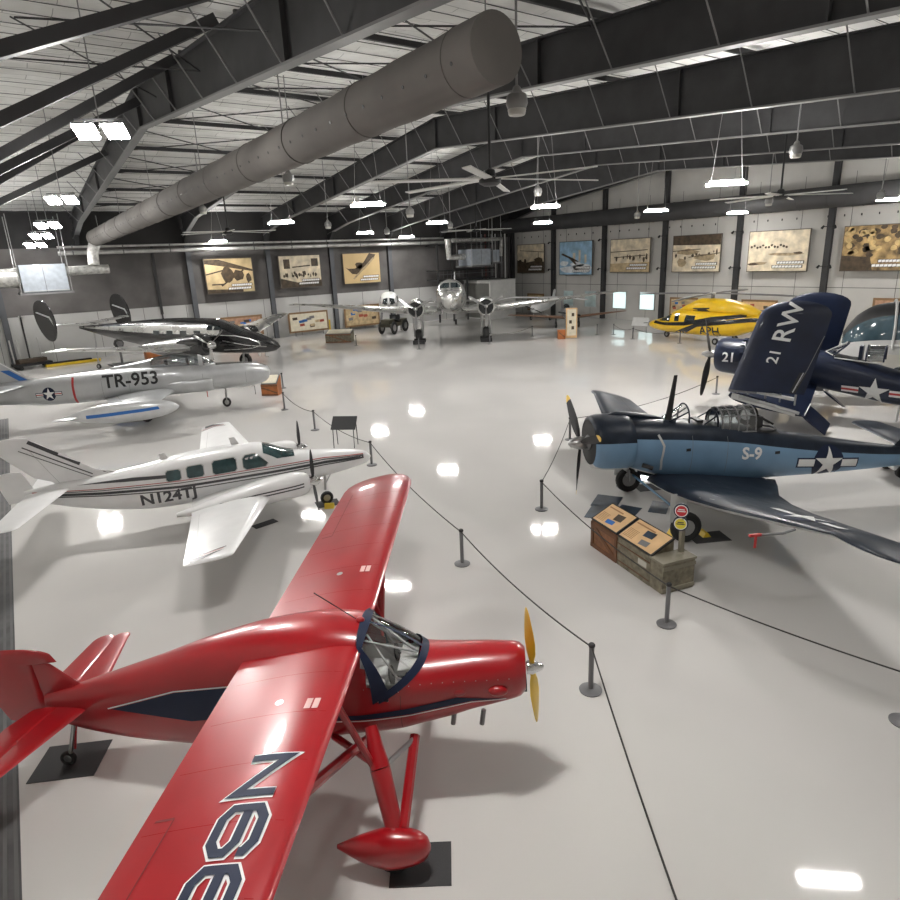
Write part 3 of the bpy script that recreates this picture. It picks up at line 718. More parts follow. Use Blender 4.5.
# ================================================================ silver jet trainer
def jet():
    C = Craft('silver_jet_airplane', 'silver jet trainer marked TR-953 with a blue-striped tip tank', (12.0, 33.41, 0), -.258, 'airplane', Matrix.Diagonal((1, 1, 1.15, 1)))
    r = C.root
    st = [(0, 1.46, .03, .03, .03), (-.10, 1.44, .28, .26, .28), (-.5, 1.42, .44, .44, .46), (-1.4, 1.40, .56, .60, .56), (-2.6, 1.42, .58, .64, .56), (-3.6, 1.42, .64, .68, .58), (-4.6, 1.43, .72, .74, .58, 2.6), (-6, 1.44, .74, .76, .58, 2.5), (-7.5, 1.46, .70, .74, .56), (-9.2, 1.48, .60, .64, .58), (-10.5, 1.5, .52, .56, .56), (-12, 1.55, .44, .48, .46), (-13.4, 1.58, .36, .38, .36)]
    b = C.mb(); b.loft(st, SILVER, n=36, step=.2); tr = b.bvh()
    V = (0, 0, 1)
    for sg in (1, -1):
        D = (0, -sg, 0); U = (1, 0, 0); o = (0, 0, 0)
        b.decal(stroke([(-9.2, .85), (-9.25, 1.2), (-9.25, 1.7), (-9.2, 2.14)], .10), o, U, V, D, MRED, .008, .15, tr)
        insignia(b, (-10.3, 0, 1.45), U if sg < 0 else (-1, 0, 0), V, D, .26, True, tr)
        b.text('TR-953', .74, (-7.95 if sg < 0 else -4.3, 0, 1.50), (1.12, 0, .0) if sg < 0 else (-1, 0, 0), V, D, BLACK, .01, .02, .2, tr)
        b.decal(stroke([(-3.4, 1.7), (-3.4, 1.0)], .015) + stroke([(-1.3, 1.6), (-1.3, 1.0)], .012) + stroke([(-6.8, 1.9), (-6.8, 1.1)], .012) + stroke([(-8, 1.9), (-8, 1.1)], .012), o, U, V, D, GREYP, .005, .2, tr)
    b.decal([[(-.2, .14), (-.2, -.14), (-2.7, -.30), (-2.7, .30)]], (0, 0, 0), (1, 0, 0), (0, 1, 0), (0, 0, -1), mat('olive_antiglare_paint', (.05, .05, .045), .7), .007, .15, tr)
    f = b.build('fuselage', r)
    for sg in (1, -1):      # cheek intakes
        b = C.mb(); b.loft([(-2.95, 1.22, .10, .22, .28), (-3.2, 1.22, .17, .28, .32), (-4.4, 1.25, .2, .28, .32), (-6.0, 1.3, .08, .2, .25)], SILVER, n=18, step=.15, y0=sg*.58); b.ellipsoid((-2.95, sg*.58, 1.22), (.015, .09, .2), BLACK); b.build('air_intake', r)
    # canopy
    b = C.mb(); b.loft([(-2.6, 1.98, .05, .04, .1), (-3.0, 2.0, .28, .26, .1), (-3.5, 2.05, .36, .46, .1), (-4.6, 2.1, .40, .52, .1), (-5.4, 2.12, .36, .44, .1), (-6.2, 2.14, .25, .28, .1), (-7.6, 2.15, .05, .1, .08)], SMOKE, n=20, step=.12, matfn=lambda c, rz: (SILVER if c.x < -5.75 or c.z < 2.08 or abs(c.x + 3.4) < .07 else SMOKE))
    cn = b.build('canopy', r)
    for x in (-3.75, -4.75):
        b = C.mb(); b.box((x - .25, 0, 2.15), (.12, .36, .5), BLACK, Euler((0, -.2, 0))); b.box((x, 0, 1.95), (.5, .36, .1), BLACK); b.build('ejection_seat', r)
    for sg in (1, -1):
        b = C.mb(); b.foil([(sg*.5, -4.75, -8.0, 1.08, 1.02, .11), (sg*4.1, -5.5, -7.3, 1.18, 1.12, .10)], SILVER, tip=.1); tr = b.bvh()
        b.decal(stroke([(sg*.8, -7.4), (sg*4, -6.8)], .02) + stroke([(sg*2.4, -7.1), (sg*2.4, -7.8)], .02), (0, 0, 0), (0, 1, 0), (1, 0, 0), (0, 0, -1), GREYP, .005, .3, tr)
        b.build('wing', r)
        b = C.mb(); y = sg * 4.25
        b.loft([(-4.55, 1.0, .02, .02, .02), (-4.7, 1.0, .14, .14, .14), (-5.3, 1.0, .32, .32, .32), (-6.2, 1.0, .40, .40, .40), (-7.4, 1.0, .38, .38, .38), (-8.4, 1.0, .24, .24, .24), (-9.3, 1.0, .02, .02, .02)], mat('pale_tank_paint', (.62, .63, .64), .3, .3, .3), n=22, step=.12, y0=y); tr = b.bvh()
        for D in ((0, 1, 0), (0, -1, 0)): b.decal([[(-5.35, 1.02), (-8.3, .93), (-8.3, 1.06), (-5.4, 1.13)]], (0, 0, 0), (1, 0, 0), (0, 0, 1), D, MBLUE, .006, .15, tr)
        tk = b.build('tip_tank', r)
        b = C.mb(); b.foil([(y, -8.3, -9.5, 1., 1., .05), (y + sg*.5, -8.9, -9.6, 1., 1., .06)], SILVER, tip=.05); b.build('tank_fin', tk)
        b = C.mb(); b.foil([(sg*.2, -11.2, -13.0, 1.85, 1.85, .08), (sg*2.2, -12.1, -13.2, 1.85, 1.85, .08)], SILVER, tip=.15); b.build('tailplane', r)
        g = C.mb(); g.tube([(-6.2, sg*1.5, 1.05), (-6.2, sg*1.5, .3)], .06, STEEL); g.build('main_leg', r); C.wheel((-6.2, sg*1.5, .3), .3, .2, r)
        g = C.mb(); g.box((-6.0, sg*1.2, .65), (.7, .03, .6), SILVER); g.build('gear_door', r)
    fm = lambda sp, x, t: (x, t, sp)
    b = C.mb(); b.foil([(2.0, -10.4, -13.0, 0, 0, .02), (2.15, -11.1, -13.3, 0, 0, .05), (3.3, -12.7, -13.9, 0, 0, .08)], SILVER, fm, tip=.15); tr = b.bvh()
    for D in ((0, 1, 0), (0, -1, 0)):
        b.decal([[(-11.15, 2.06), (-11.5, 2.06), (-12.15, 2.52), (-11.8, 2.52)]], (0, 0, 0), (1, 0, 0), (0, 0, 1), D, MBLUE, .008, .2, tr)
        b.decal(stroke([(-10.6, 1.92), (-11.15, 2.14), (-12.7, 3.3)], .06), (0, 0, 0), (1, 0, 0), (0, 0, 1), D, WHITEM, .008, .2, tr)
        insignia(b, (-12.6, 0, 2.75), (1, 0, 0), (0, 0, 1), D, .18, False, tr, bars=False)
    b.build('fin', r)
    g = C.mb(); g.tube([(-2.35, 0, 1.0), (-2.4, 0, .4)], .05, STEEL); g.tube([(-2.4, .09, .5), (-2.4, .09, .22)], .03, STEEL); g.tube([(-2.4, -.09, .5), (-2.4, -.09, .22)], .03, STEEL); g.build('nose_leg', r)
    C.wheel((-2.4, 0, .22), .22, .13, r, name='nose_wheel')
    g = C.mb(); g.tube([(-1.0, -.1, .98), (-1.0, -.1, .86), (-.9, -.1, .86), (-.9, -.1, .45)], .014, BLACK, 6); g.build('pitot_probe', r)
    g = C.mb(); g.tube([(-3.3, -.62, 1.05), (-3.3, -.62, .65)], .02, MRED, 6); g.build('intake_ribbon', r)
    return r
jet()
# ================================================================ black twin-tail airliner
def lodestar():
    C = Craft('black_twin_tail_airplane', 'black and silver twin-engine airplane with two oval tail fins', (12.27, 46.6, 0), -.992, 'airplane')
    r = C.root
    st = [(6.3, 1.9, .05, .05, .05), (6.05, 1.93, .28, .25, .28), (5.1, 2.08, .6, .5, .6), (3.5, 2.28, .82, .76, .85), (2.2, 2.4, .92, 1.1, .98, 2.5), (1.3, 2.45, .98, 1.30, 1.02, 2.4), (-1, 2.5, 1.0, 1.3, 1.05, 2.3), (-3.5, 2.6, .95, 1.15, 1.0), (-6, 2.75, .75, .85, .78), (-9, 2.95, .42, .45, .45), (-11.6, 3.15, .06, .08, .1)]
    b = C.mb(); b.loft(st, BLACKP, n=36, step=.25, matfn=lambda c, rz: (ALU if (c.x < 2.3 and .22 < rz < .66) else BLACKP)); tr = b.bvh()
    for sg in (1, -1):
        D = (0, -sg, 0)
        for x in (.4, -.8, -2.0, -3.2): b.decal(rect(x - .28, 2.72, x + .28, 3.02), (0, 0, 0), (1, 0, 0), (0, 0, 1), D, DWIN, .012, .3, tr)
        b.decal([[(1.75, 3.05), (2.25, 3.05), (2.2, 3.3), (1.8, 3.35)]], (0, 0, 0), (1, 0, 0), (0, 0, 1), D, DWIN, .012, .2, tr)
        b.decal([[(1.2, 3.05), (1.65, 3.05), (1.65, 3.36), (1.25, 3.34)]], (0, 0, 0), (1, 0, 0), (0, 0, 1), D, DWIN, .012, .2, tr)
        b.decal(stroke([(2.3, 2.72), (3.4, 2.66), (4.4, 2.48), (5.1, 2.22), (5.2, 2.02), (4.6, 1.86), (3.4, 1.76), (2.3, 1.72)], .05), (0, 0, 0), (1, 0, 0), (0, 0, 1), D, ALU, .012, .2, tr)
        b.decal(stroke([(5.6, 1.95), (4.2, 2.05), (2.4, 2.35)], .05), (0, 0, 0), (1, 0, 0), (0, 0, 1), D, ALU, .012, .2, tr)
        b.decal([[(2.2, .08*sg), (2.2, .6*sg), (1.8, .62*sg), (1.8, .08*sg)]], (0, 0, 0), (1, 0, 0), (0, 1, 0), (-.5, 0, -1), DWIN, .012, .2, tr)
    b.build('fuselage', r)
    for sg in (1, -1):
        b = C.mb(); b.foil([(sg*.6, 1.9, -2.6, 1.95, 1.85, .13), (sg*3, 1.75, -2.3, 2.12, 2.03, .14), (sg*10.3, -.15, -1.7, 3.05, 3.0, .10)], ALU, tip=.9); tr = b.bvh()
        b.build('wing', r)
        b = C.mb(); y = sg * 2.45
        b.loft([(2.45, 2.3, .52, .52, .52), (2.35, 2.3, .70, .70, .70), (1.9, 2.3, .74, .74, .74), (1.2, 2.25, .70, .70, .74), (0, 2.15, .6, .55, .7), (-2, 2.1, .36, .32, .45), (-3.4, 2.1, .04, .06, .08)], BLACKP, n=28, step=.25, y0=y, matfn=lambda c, rz: (ALU if -2.9 < c.x < .6 and rz > .35 else BLACKP)); 
        b.lathe([(0, .3), (.03, .5), (.0, .52)], (2.44, y, 2.3), (1, 0, 0), BLACK)
        b.build('engine_nacelle', r)
        C.prop((2.7, y, 2.3), 1.55, 3, rad(60), ALU, CHROME, chord=.26, spin=[(-.25, .22), (0, .28), (.2, .24), (.4, .12), (.48, .02)])
        g = C.mb(); g.tube([(1.6, y - .25, 1.9), (1.4, y - .25, .5)], .07, STEEL); g.tube([(1.6, y + .25, 1.9), (1.4, y + .25, .5)], .07, STEEL); g.build('main_leg', r); C.wheel((1.4, y, .5), .5, .34, r)
        b = C.mb(); b.foil([(sg*.1, -9.6, -11.4, 3.45, 3.45, .09), (sg*3.2, -9.9, -11.3, 3.65, 3.65, .09)], ALU, tip=.1); b.build('tailplane', r)
        b = C.mb(); pts = []
        for k in range(32):
            a = 2*PI*k/32; pts.append((-10.75 + .92*math.cos(a)*(1 + .12*math.sin(a)) - .25*math.sin(a), 3.95 + 1.45*math.sin(a)))
        b.prism(pts, (0, sg*3.25, 0), (1, 0, 0), (0, 0, 1), .12, BLACKP); b.decal([[(-9.82, 3.6), (-10.2, 4.25), (-11.4, 4.6), (-11.5, 4.52), (-10.3, 4.15), (-9.86, 3.45)]], (0, sg*3.25, 0), (1, 0, 0), (0, 0, 1), (0, 1, 0), SILVER, .01, .4); b.build('oval_fin', r, bevel=.03)
    g = C.mb(); g.tube([(-10.2, 0, 2.8), (-10.4, 0, .3)], .06, STEEL); g.build('tail_leg', r); C.wheel((-10.4, 0, .2), .2, .14, r, name='tail_wheel')
    g = C.mb(); g.tube([(5.0, .1, 1.6), (5.0, .1, 1.2), (5.3, .1, 1.2)], .03, STEEL); g.build('pitot_probe', r)
    return r
lodestar()
# ================================================================ polished airliner head-on
def airliner():
    C = Craft('silver_airliner', 'polished silver twin-engine tail-wheel airliner facing the camera at the back', (32.84, 45.4, 0), -2.227, 'airplane', Matrix.Scale(1.02, 4))
    r = C.root
    st = [(3.75, 3.68, .05, .05, .05), (3.6, 3.7, .42, .4, .4), (3.2, 3.72, .74, .62, .72), (2.6, 3.76, .98, .80, .98), (2.15, 3.80, 1.1, 1.02, 1.1), (1.7, 3.80, 1.18, 1.36, 1.18), (1.0, 3.78, 1.23, 1.45, 1.25), (-1, 3.6, 1.25, 1.45, 1.28), (-5, 3.1, 1.2, 1.35, 1.2), (-9, 2.6, .9, 1.05, .85), (-13, 2.1, .45, .6, .4), (-15.8, 1.9, .05, .2, .15)]
    b = C.mb(); b.loft(st, ALU, n=40, step=.25); tr = b.bvh()
    for sg in (1, -1):
        b.decal([[(sg*.05, 4.62), (sg*.05, 4.98), (sg*.55, 4.95), (sg*.8, 4.75), (sg*.82, 4.58)]], (0, 0, 0), (0, 1, 0), (0, 0, 1), (-1, 0, 0), DWIN, .012, .2, tr)
        for k in range(7): b.decal(rect(.2 - k*1.05, 3.75 - k*.12, .62 - k*1.05, 4.08 - k*.12), (0, 0, 0), (1, 0, 0), (0, 0, 1), (0, -sg, 0), DWIN, .012, .3, tr)
    b.decal(disc_poly(.07, 12, (-.12, 4.12)) + stroke([(-.9, 4.35), (0, 4.42), (.9, 4.35)], .03) + stroke([(-.5, 3.0), (-.55, 4.3)], .015) + stroke([(.5, 3.0), (.55, 4.3)], .015), (0, 0, 0), (0, 1, 0), (0, 0, 1), (-1, 0, 0), GREYP, .012, .2, tr)
    b.build('fuselage', r)
    for sg in (1, -1):
        b = C.mb(); b.foil([(sg*.8, 1.35, -3.4, 2.72, 2.45, .15), (sg*3.3, 1.25, -3.4, 2.75, 2.48, .15), (sg*13.6, -2.0, -3.6, 3.50, 3.38, .10)], ALU, tip=.9); tr = b.bvh()
        b.decal(stroke([(sg*3.35, 1.3), (sg*3.35, -3)], .06), (0, 0, 0), (0, 1, 0), (1, 0, 0), (0, 0, -1), GREYP, .01, .4, tr); b.build('wing', r)
        y = sg * 2.85; b = C.mb()
        b.lathe([(2.0, .50), (2.08, .60), (2.02, .70), (1.6, .76), (.9, .75), (.6, .70), (.6, .55)], (0, y, 3.05), (1, 0, -.03), ALU, 32, [BLACK, ALU, ALU, ALU, ALU, ALU, BLACK])
        b.lathe([(1.5, .1), (1.52, .58)], (0, y, 3.05), (1, 0, -.03), BLACK, 24)
        for k in range(9):
            a = 2*PI*k/9; b.tube([(1.7, y, 3.03), (1.7, y + .5*math.cos(a), 3.03 + .5*math.sin(a))], .09, mat('engine_cylinder_grey', (.09, .09, .09), .5, .5), 8)
        b.lathe([(1.6, .2), (1.95, .18), (2.0, .05)], (0, y, 3.03), (1, 0, 0), GREYP, 16)
        b.loft([(.7, 2.95, .7, .66, .7), (-.8, 2.8, .62, .5, .62), (-2.8, 2.6, .4, .25, .35), (-4, 2.5, .05, .05, .05)], ALU, n=24, step=.3, y0=y)
        b.build('engine_nacelle', r)
        C.prop((2.15, y, 3.03), 1.62, 3, rad(60), STEEL, STEEL, chord=.28, spin=[(-.1, .16), (.1, .15), (.22, .08), (.25, .02)])
        g = C.mb()
        for yy in (-.32, .32): g.tube([(.45, y + yy, 2.5), (0, y + yy, .58)], .13, STEEL, 8); g.tube([(-1.0, y + yy, 2.4), (0, y + yy, .6)], .08, STEEL, 8); g.tube([(.45, y + yy, 1.7), (-.5, y + yy, 1.6)], .04, STEEL, 6)
        g.tube([(.3, y - .32, 2.0), (.3, y + .32, 2.0)], .05, STEEL, 8); g.tube([(0, y - .34, .58), (0, y + .34, .58)], .06, STEEL, 8)
        g.build('main_leg', r); C.wheel((0, y, .6), .6, .5, r)
        b = C.mb(); b.foil([(sg*.2, -12.6, -14.8, 2.5, 2.45, .1), (sg*3.8, -13.5, -14.8, 2.5, 2.45, .1)], ALU, tip=.3); b.build('tailplane', r)
    b = C.mb(); b.foil([(2.5, -11.5, -15.2, 0, 0, .06), (5.0, -14.0, -15.9, 0, 0, .09)], ALU, lambda sp, x, t: (x, t, sp), tip=.4); b.build('fin', r)
    C.wheel((-14.2, 0, .3), .3, .2, r, name='tail_wheel'); g = C.mb(); g.tube([(-14, 0, 1.9), (-14.2, 0, .3)], .08, STEEL); g.build('tail_leg', r)
    g = C.mb(); g.tube([(.2, .35, 5.1), (.15, .35, 5.75)], .03, WHITE, 6); g.build('mast_antenna', r)
    return r
airliner()
ca, sa = math.cos(-2.227), math.sin(-2.227)
for sg, nm in ((1, 'left'), (-1, 'right')):
    for dx, wh in ((.72, 'front'), (-.72, 'rear')):
        x, y = dx, sg * 2.9
        b = MB(); b.box((0, 0, .16), (.3, 1.0, .32), BLACK); o = b.build('wheel_block', bevel=.03); o.location = (32.84 + x*ca - y*sa, 45.4 + x*sa + y*ca, 0); o.rotation_euler = (0, 0, -2.227)
        tag(o, 'black block %s the %s main wheel of the silver airliner' % ('in front of' if dx > 0 else 'behind', "viewer's right-hand" if sg > 0 else "viewer's left-hand"), 'wheel chock')
# ================================================================ two-tone blue dive bomber
def bomber():
    C = Craft('two_tone_blue_airplane', 'light and dark blue warplane with S-9 and a white star on its side', (14.3, 10.32, 0), 2.642, 'airplane')
    r = C.root
    def fm_(c, rz): return SBDTOP if rz > .40 else (SBDLOW if rz < -.88 else SBDSIDE)
    b = C.mb()
    b.loft([(1.0, 2.2, .66, .68, .68), (.6, 2.16, .68, .70, .80), (-.4, 2.06, .66, .66, .98, 2.4), (-1.8, 1.90, .64, .62, 1.0, 2.4), (-3.2, 1.66, .58, .56, .80, 2.3), (-4.6, 1.44, .49, .50, .60), (-6.5, 1.20, .30, .36, .36), (-8.7, 1.02, .06, .2, .15)], SBDSIDE, n=40, step=.15, matfn=fm_)
    tr = b.bvh(); V = (0, 0, 1)
    for sg in (1, -1):
        D = (0, -sg, 0); o = (0, 0, 0); U = (-1, 0, -.1) if sg > 0 else (1, 0, .1)
        b.text('S-9', .46, (-2.02 if sg > 0 else -2.9, 0, 1.66), U, V, D, WHITEM, .01, .03, .15, tr)
        insignia(b, (-4.7, 0, 1.28), U, V, D, .46, False, tr)
        b.decal(rect(-.55, 2.0, -.42, 2.08) + rect(-3.15, 1.70, -3.0, 1.78), o, (1, 0, 0), V, D, BLACK, .008, .2, tr)
        b.decal(stroke([(.35, 2.5), (.2, 2.2), (.25, 1.8), (.2, 1.5)], .06), o, (1, 0, 0), V, D, LGREY, .008, .15, tr)
        b.decal(stroke([(-.6, 2.4), (-.6, 1.4)], .012) + stroke([(-1.6, 2.3), (-1.6, 1.3)], .012), o, (1, 0, 0), V, D, GREYP, .006, .2, tr)
    b.decal([[(-.75, .32), (-.75, -.32), (-1.5, -.34), (-1.5, .34)]] + [[(-2.55, .36), (-2.55, -.36), (-3.3, -.3), (-3.3, .3)]], (0, 0, 0), (1, 0, 0), (0, 1, 0), (0, 0, -1), BLACK, .012, .15, tr)
    b.build('fuselage', r)
    # cowling with open front
    b = C.mb()
    b.loft([(2.02, 2.26, .60, .60, .60), (1.97, 2.26, .68, .68, .68), (1.7, 2.25, .745, .745, .745), (1.1, 2.23, .75, .75, .76), (.95, 2.22, .70, .70, .70)], SBDSIDE, n=40, step=.08, matfn=lambda c, rz: (SBDTOP if rz > .15 else (SBDLOW if rz < -.85 else SBDSIDE)), caps=False)
    b.lathe([(.0, .60), (-.25, .58), (-.28, .05)], (2.02, 0, 2.26), (1, 0, 0), BLACK, 30)
    cw = b.build('engine_cowling', r)
    b = C.mb()
    for k in range(9):
        a = 2*PI*k/9; b.tube([(1.85, 0, 2.26), (1.85, .46*math.cos(a), 2.26 + .46*math.sin(a))], .085, mat('engine_cylinder_grey', (.09, .09, .09), .5, .5), 8)
    b.lathe([(1.75, .22), (2.05, .2), (2.15, .08)], (0, 0, 2.26), (1, 0, 0), GREYP, 16); b.build('radial_engine', r)
    C.prop((2.25, 0, 2.26), 1.62, 3, rad(-70), BLACK, STEEL, chord=.24, tipm=PYEL, spin=[(-.12, .15), (0, .18), (.12, .16), (.28, .1), (.34, .02)])
    # carburettor scoop
    b = C.mb(); b.loft([(1.5, 2.98, .03, .02, .03), (1.3, 2.98, .12, .07, .05), (.3, 2.84, .12, .06, .1), (-.2, 2.7, .02, .02, .02)], SBDTOP, n=16, step=.15); b.build('air_scoop', r)
    # wings
    for sg in (1, -1):
        b = C.mb()
        b.foil([(sg*.3, .50, -3.3, 1.18, .84, .10), (sg*.8, .48, -3.05, 1.20, .84, .105), (sg*1.5, .44, -2.62, 1.25, .88, .12), (sg*2.4, .32, -2.35, 1.36, 1.0, .13), (sg*3.4, .16, -2.18, 1.53, 1.18, .125), (sg*6.3, -.35, -1.75, 2.12, 1.82, .10)], SBDTOP, tip=1.1, matlo=SBDLOW, nc=11); tr = b.bvh()
        U, V, D, o = (0, 1, 0), (1, 0, 0), (0, 0, -1), (0, 0, 0)
        b.decal(stroke([(sg*1.75, 1.0), (sg*1.75, -1.75)], .02) + stroke([(sg*1.8, -1.2), (sg*3.9, -1.25), (sg*6.4, -1.3)], .015), o, U, V, D, BLACK, .006, .25, tr)
        if sg > 0:
            insignia(b, (-.85, 4.9, 0), (0, 1, -.0), (1, 0, 0), D, .50, False, tr)
            rng = random.Random(4)
            for _ in range(26):
                y = rng.uniform(1.0, 6.2); x = rng.uniform(-1.2, .5); b.decal(stroke([(y, x), (y + rng.uniform(.05, .3), x - rng.uniform(0, .08))], rng.uniform(.008, .03)), o, U, V, D, mat('scuffed_paint', (.22, .23, .24), .5), .007, .25, tr)
        for i in range(3):
            for j in range(14):
                b.decal(disc_poly(.055, 8, (sg*(2.0 + j*.15), -1.15 - i*.2)), o, U, V, (0, 0, 1), BLACK, .006, .3, tr)
        b.build('wing', r)
        if sg > 0:
            g = C.mb(); g.tube([(-.2, 5.5, 1.9), (.05, 5.5, 1.84), (.6, 5.5, 1.86)], .025, GREYP, 6); pt = g.build('pitot_tube', r)
            g = C.mb(); g.box((.62, 5.5, 1.86), (.24, .05, .05), MRED); g.box((.6, 5.5, 1.72), (.05, .012, .26), MRED); g.build('red_streamer', pt)
        y = sg * 1.85; g = C.mb(); g.tube([(.25, sg*1.75, 1.25), (.15, y, .5)], [.11, .08], SBDLOW, 10); g.tube([(.15, y - sg*.16, .75), (.1, y - sg*.16, .4)], .045, STEEL, 8); g.box((.32, y + sg*.02, .95), (.42, .03, .75), SBDLOW); g.build('main_leg', r)
        C.wheel((.08, y, .40), .40, .22, r)
        b = C.mb(); b.foil([(sg*.1, -7.2, -8.6, 1.45, 1.45, .09), (sg*2.4, -7.7, -8.6, 1.45, 1.45, .09)], SBDTOP, tip=.3, matlo=SBDLOW); b.build('tailplane', r)
        g = C.mb(); g.tube([(.75, sg*.6, 1.7), (.5, sg*.70, 1.62)], .06, BLACK, 8); g.build('exhaust_stub', r)
    b = C.mb(); b.foil([(1.3, -6.9, -8.9, 0, 0, .06), (1.7, -7.3, -9.2, 0, 0, .08), (3.0, -8.2, -9.3, 0, 0, .09)], SBDTOP, lambda sp, x, t: (x, t, sp), tip=.3); b.build('fin', r)
    C.wheel((-8.0, 0, .18), .18, .1, r, name='tail_wheel'); g = C.mb(); g.tube([(-8, 0, 1.1), (-8, 0, .2)], .04, STEEL); g.build('tail_leg', r)
    # canopy: raked windscreen, open front hoop, stacked sliding hood, open rear cockpit with gun ring
    def hoop(bb, x, zb, w, h, m, rr=.022, lean=0.): bb.tube([(x + lean*math.sin(PI*k/10), w*math.cos(PI*k/10), zb + h*math.sin(PI*k/10)**.7) for k in range(11)], rr, m, 6)
    b = C.mb(); hoop(b, -.62, 2.68, .34, .46, SBDTOP)
    for yy in (-.3, -.12, .12, .3): b.tube([(-.05, yy*.8, 2.70), (-.62, yy, 3.10 - abs(yy)*.4)], .02, SBDTOP, 6)
    b.tube([(-.05, -.28, 2.7), (-.05, .28, 2.7)], .02, SBDTOP, 6); ws = b.build('windscreen_frame', r)
    b = C.mb(); b.grid(lambda a, c: (-.05 - .57*c, (-.26 + .52*a), 2.71 + c*(.40 - .5*(a-.5)**2)), 8, 4, CLEAR); b.build('windscreen_pane', ws)
    b = C.mb()
    for x in (-1.55, -1.75, -2.0, -2.25, -2.5): hoop(b, x, 2.36, .40, .62, GREYP, .02)
    for a in (.0, .2, .35, .5, .65, .8, 1.): 
        t = PI*a; b.tube([(-1.5, .41*math.cos(t), 2.36 + .62*math.sin(t)**.7), (-2.52, .41*math.cos(t), 2.33 + .62*math.sin(t)**.7)], .016, GREYP, 6)
    hd = b.build('sliding_hood_frame', r)
    b = C.mb(); b.grid(lambda a, c: (-1.5 - 1.02*c, .40*math.cos(PI*a), 2.35 + .61*math.sin(PI*a)**.7), 16, 5, CAN); b.build('hood_pane', hd)
    b = C.mb(); b.box((-1.0, 0, 2.4), (.16, .42, .6), BLACK); b.box((-.85, 0, 2.2), (.4, .42, .1), BLACK); b.build('pilot_seat', r)
    b = C.mb(); hoop(b, -1.45, 2.42, .34, .5, SBDTOP, .025); b.tube([(-1.45, .25, 2.8), (-1.0, .30, 2.55)], .02, SBDTOP, 6); b.tube([(-1.45, -.25, 2.8), (-1.0, -.30, 2.55)], .02, SBDTOP, 6); b.build('turnover_hoop', r)
    b = C.mb(); b.tube([(-2.95 + .33*math.cos(2*PI*k/20), .33*math.sin(2*PI*k/20), 2.28) for k in range(20)], .03, BLACK, 6, True)
    b.tube([(-3.2, .08, 2.4), (-2.6, .08, 2.75)], .03, BLACK, 6); b.tube([(-3.2, -.08, 2.4), (-2.6, -.08, 2.75)], .03, BLACK, 6); b.box((-2.75, 0, 2.5), (.2, .3, .3), BLACK); b.build('gun_ring', r)
    b = C.mb(); b.foil([(2.7, -.02, -.22, 0, 0, .3), (3.95, -.22, -.32, 0, 0, .3)], BLACK, lambda sp, x, t: (x, t + .12, sp), nc=5, tip=False); b.build('antenna_mast', r)
    return r
bomber()
floor_mat(14.0, 8.5, .95, .6, 2.64, 'black mat beside the near wheel of the two-tone blue warplane')
floor_mat(15.9, 11.75, .9, .6, 2.64, 'black mat under the far wheel of the two-tone blue warplane')
chock(14.02, 8.62, 2.64, 'yellow chock against the near wheel of the two-tone blue warplane')
chock(13.45, 9.15, 2.64, 'yellow chock in front of the near wheel of the two-tone blue warplane')
chock(15.25, 12.35, 2.64, 'dark chock at the far wheel of the two-tone blue warplane', GREYP)
PHB = mat('printed_dark_blue_photo', (.018, .032, .052), .35, 0, .2, .8, 2.5)
for k, (x, y, sx, sy, rz, nm) in enumerate(((14.0, 11.85, .95, .75, .5, 'widest dark blue photo panel lying on the floor near the propeller'), (13.2, 11.45, 1.0, .6, .5, 'dark blue photo panel on the floor nearest the long display crate'), (13.8, 10.95, .9, .6, .35, 'dark blue photo panel lying between the display crate and the warplane wheel'), (14.75, 10.55, .9, .5, .5, 'near-black photo panel lying right below the warplane cowling'))):
    floor_mat(x, y, sx, sy, rz, nm, PHB, 'floor_photo_panel')
b = MB(); b.tube([(15.25, 12.0, .55), (13.9, 9.25, .45)], .035, mat('blue_bar_paint', (.10, .22, .36), .4), 10); o = b.build('tow_bar'); tag(o, 'light blue bar slanting between the two wheels of the two-tone warplane', 'tow bar')

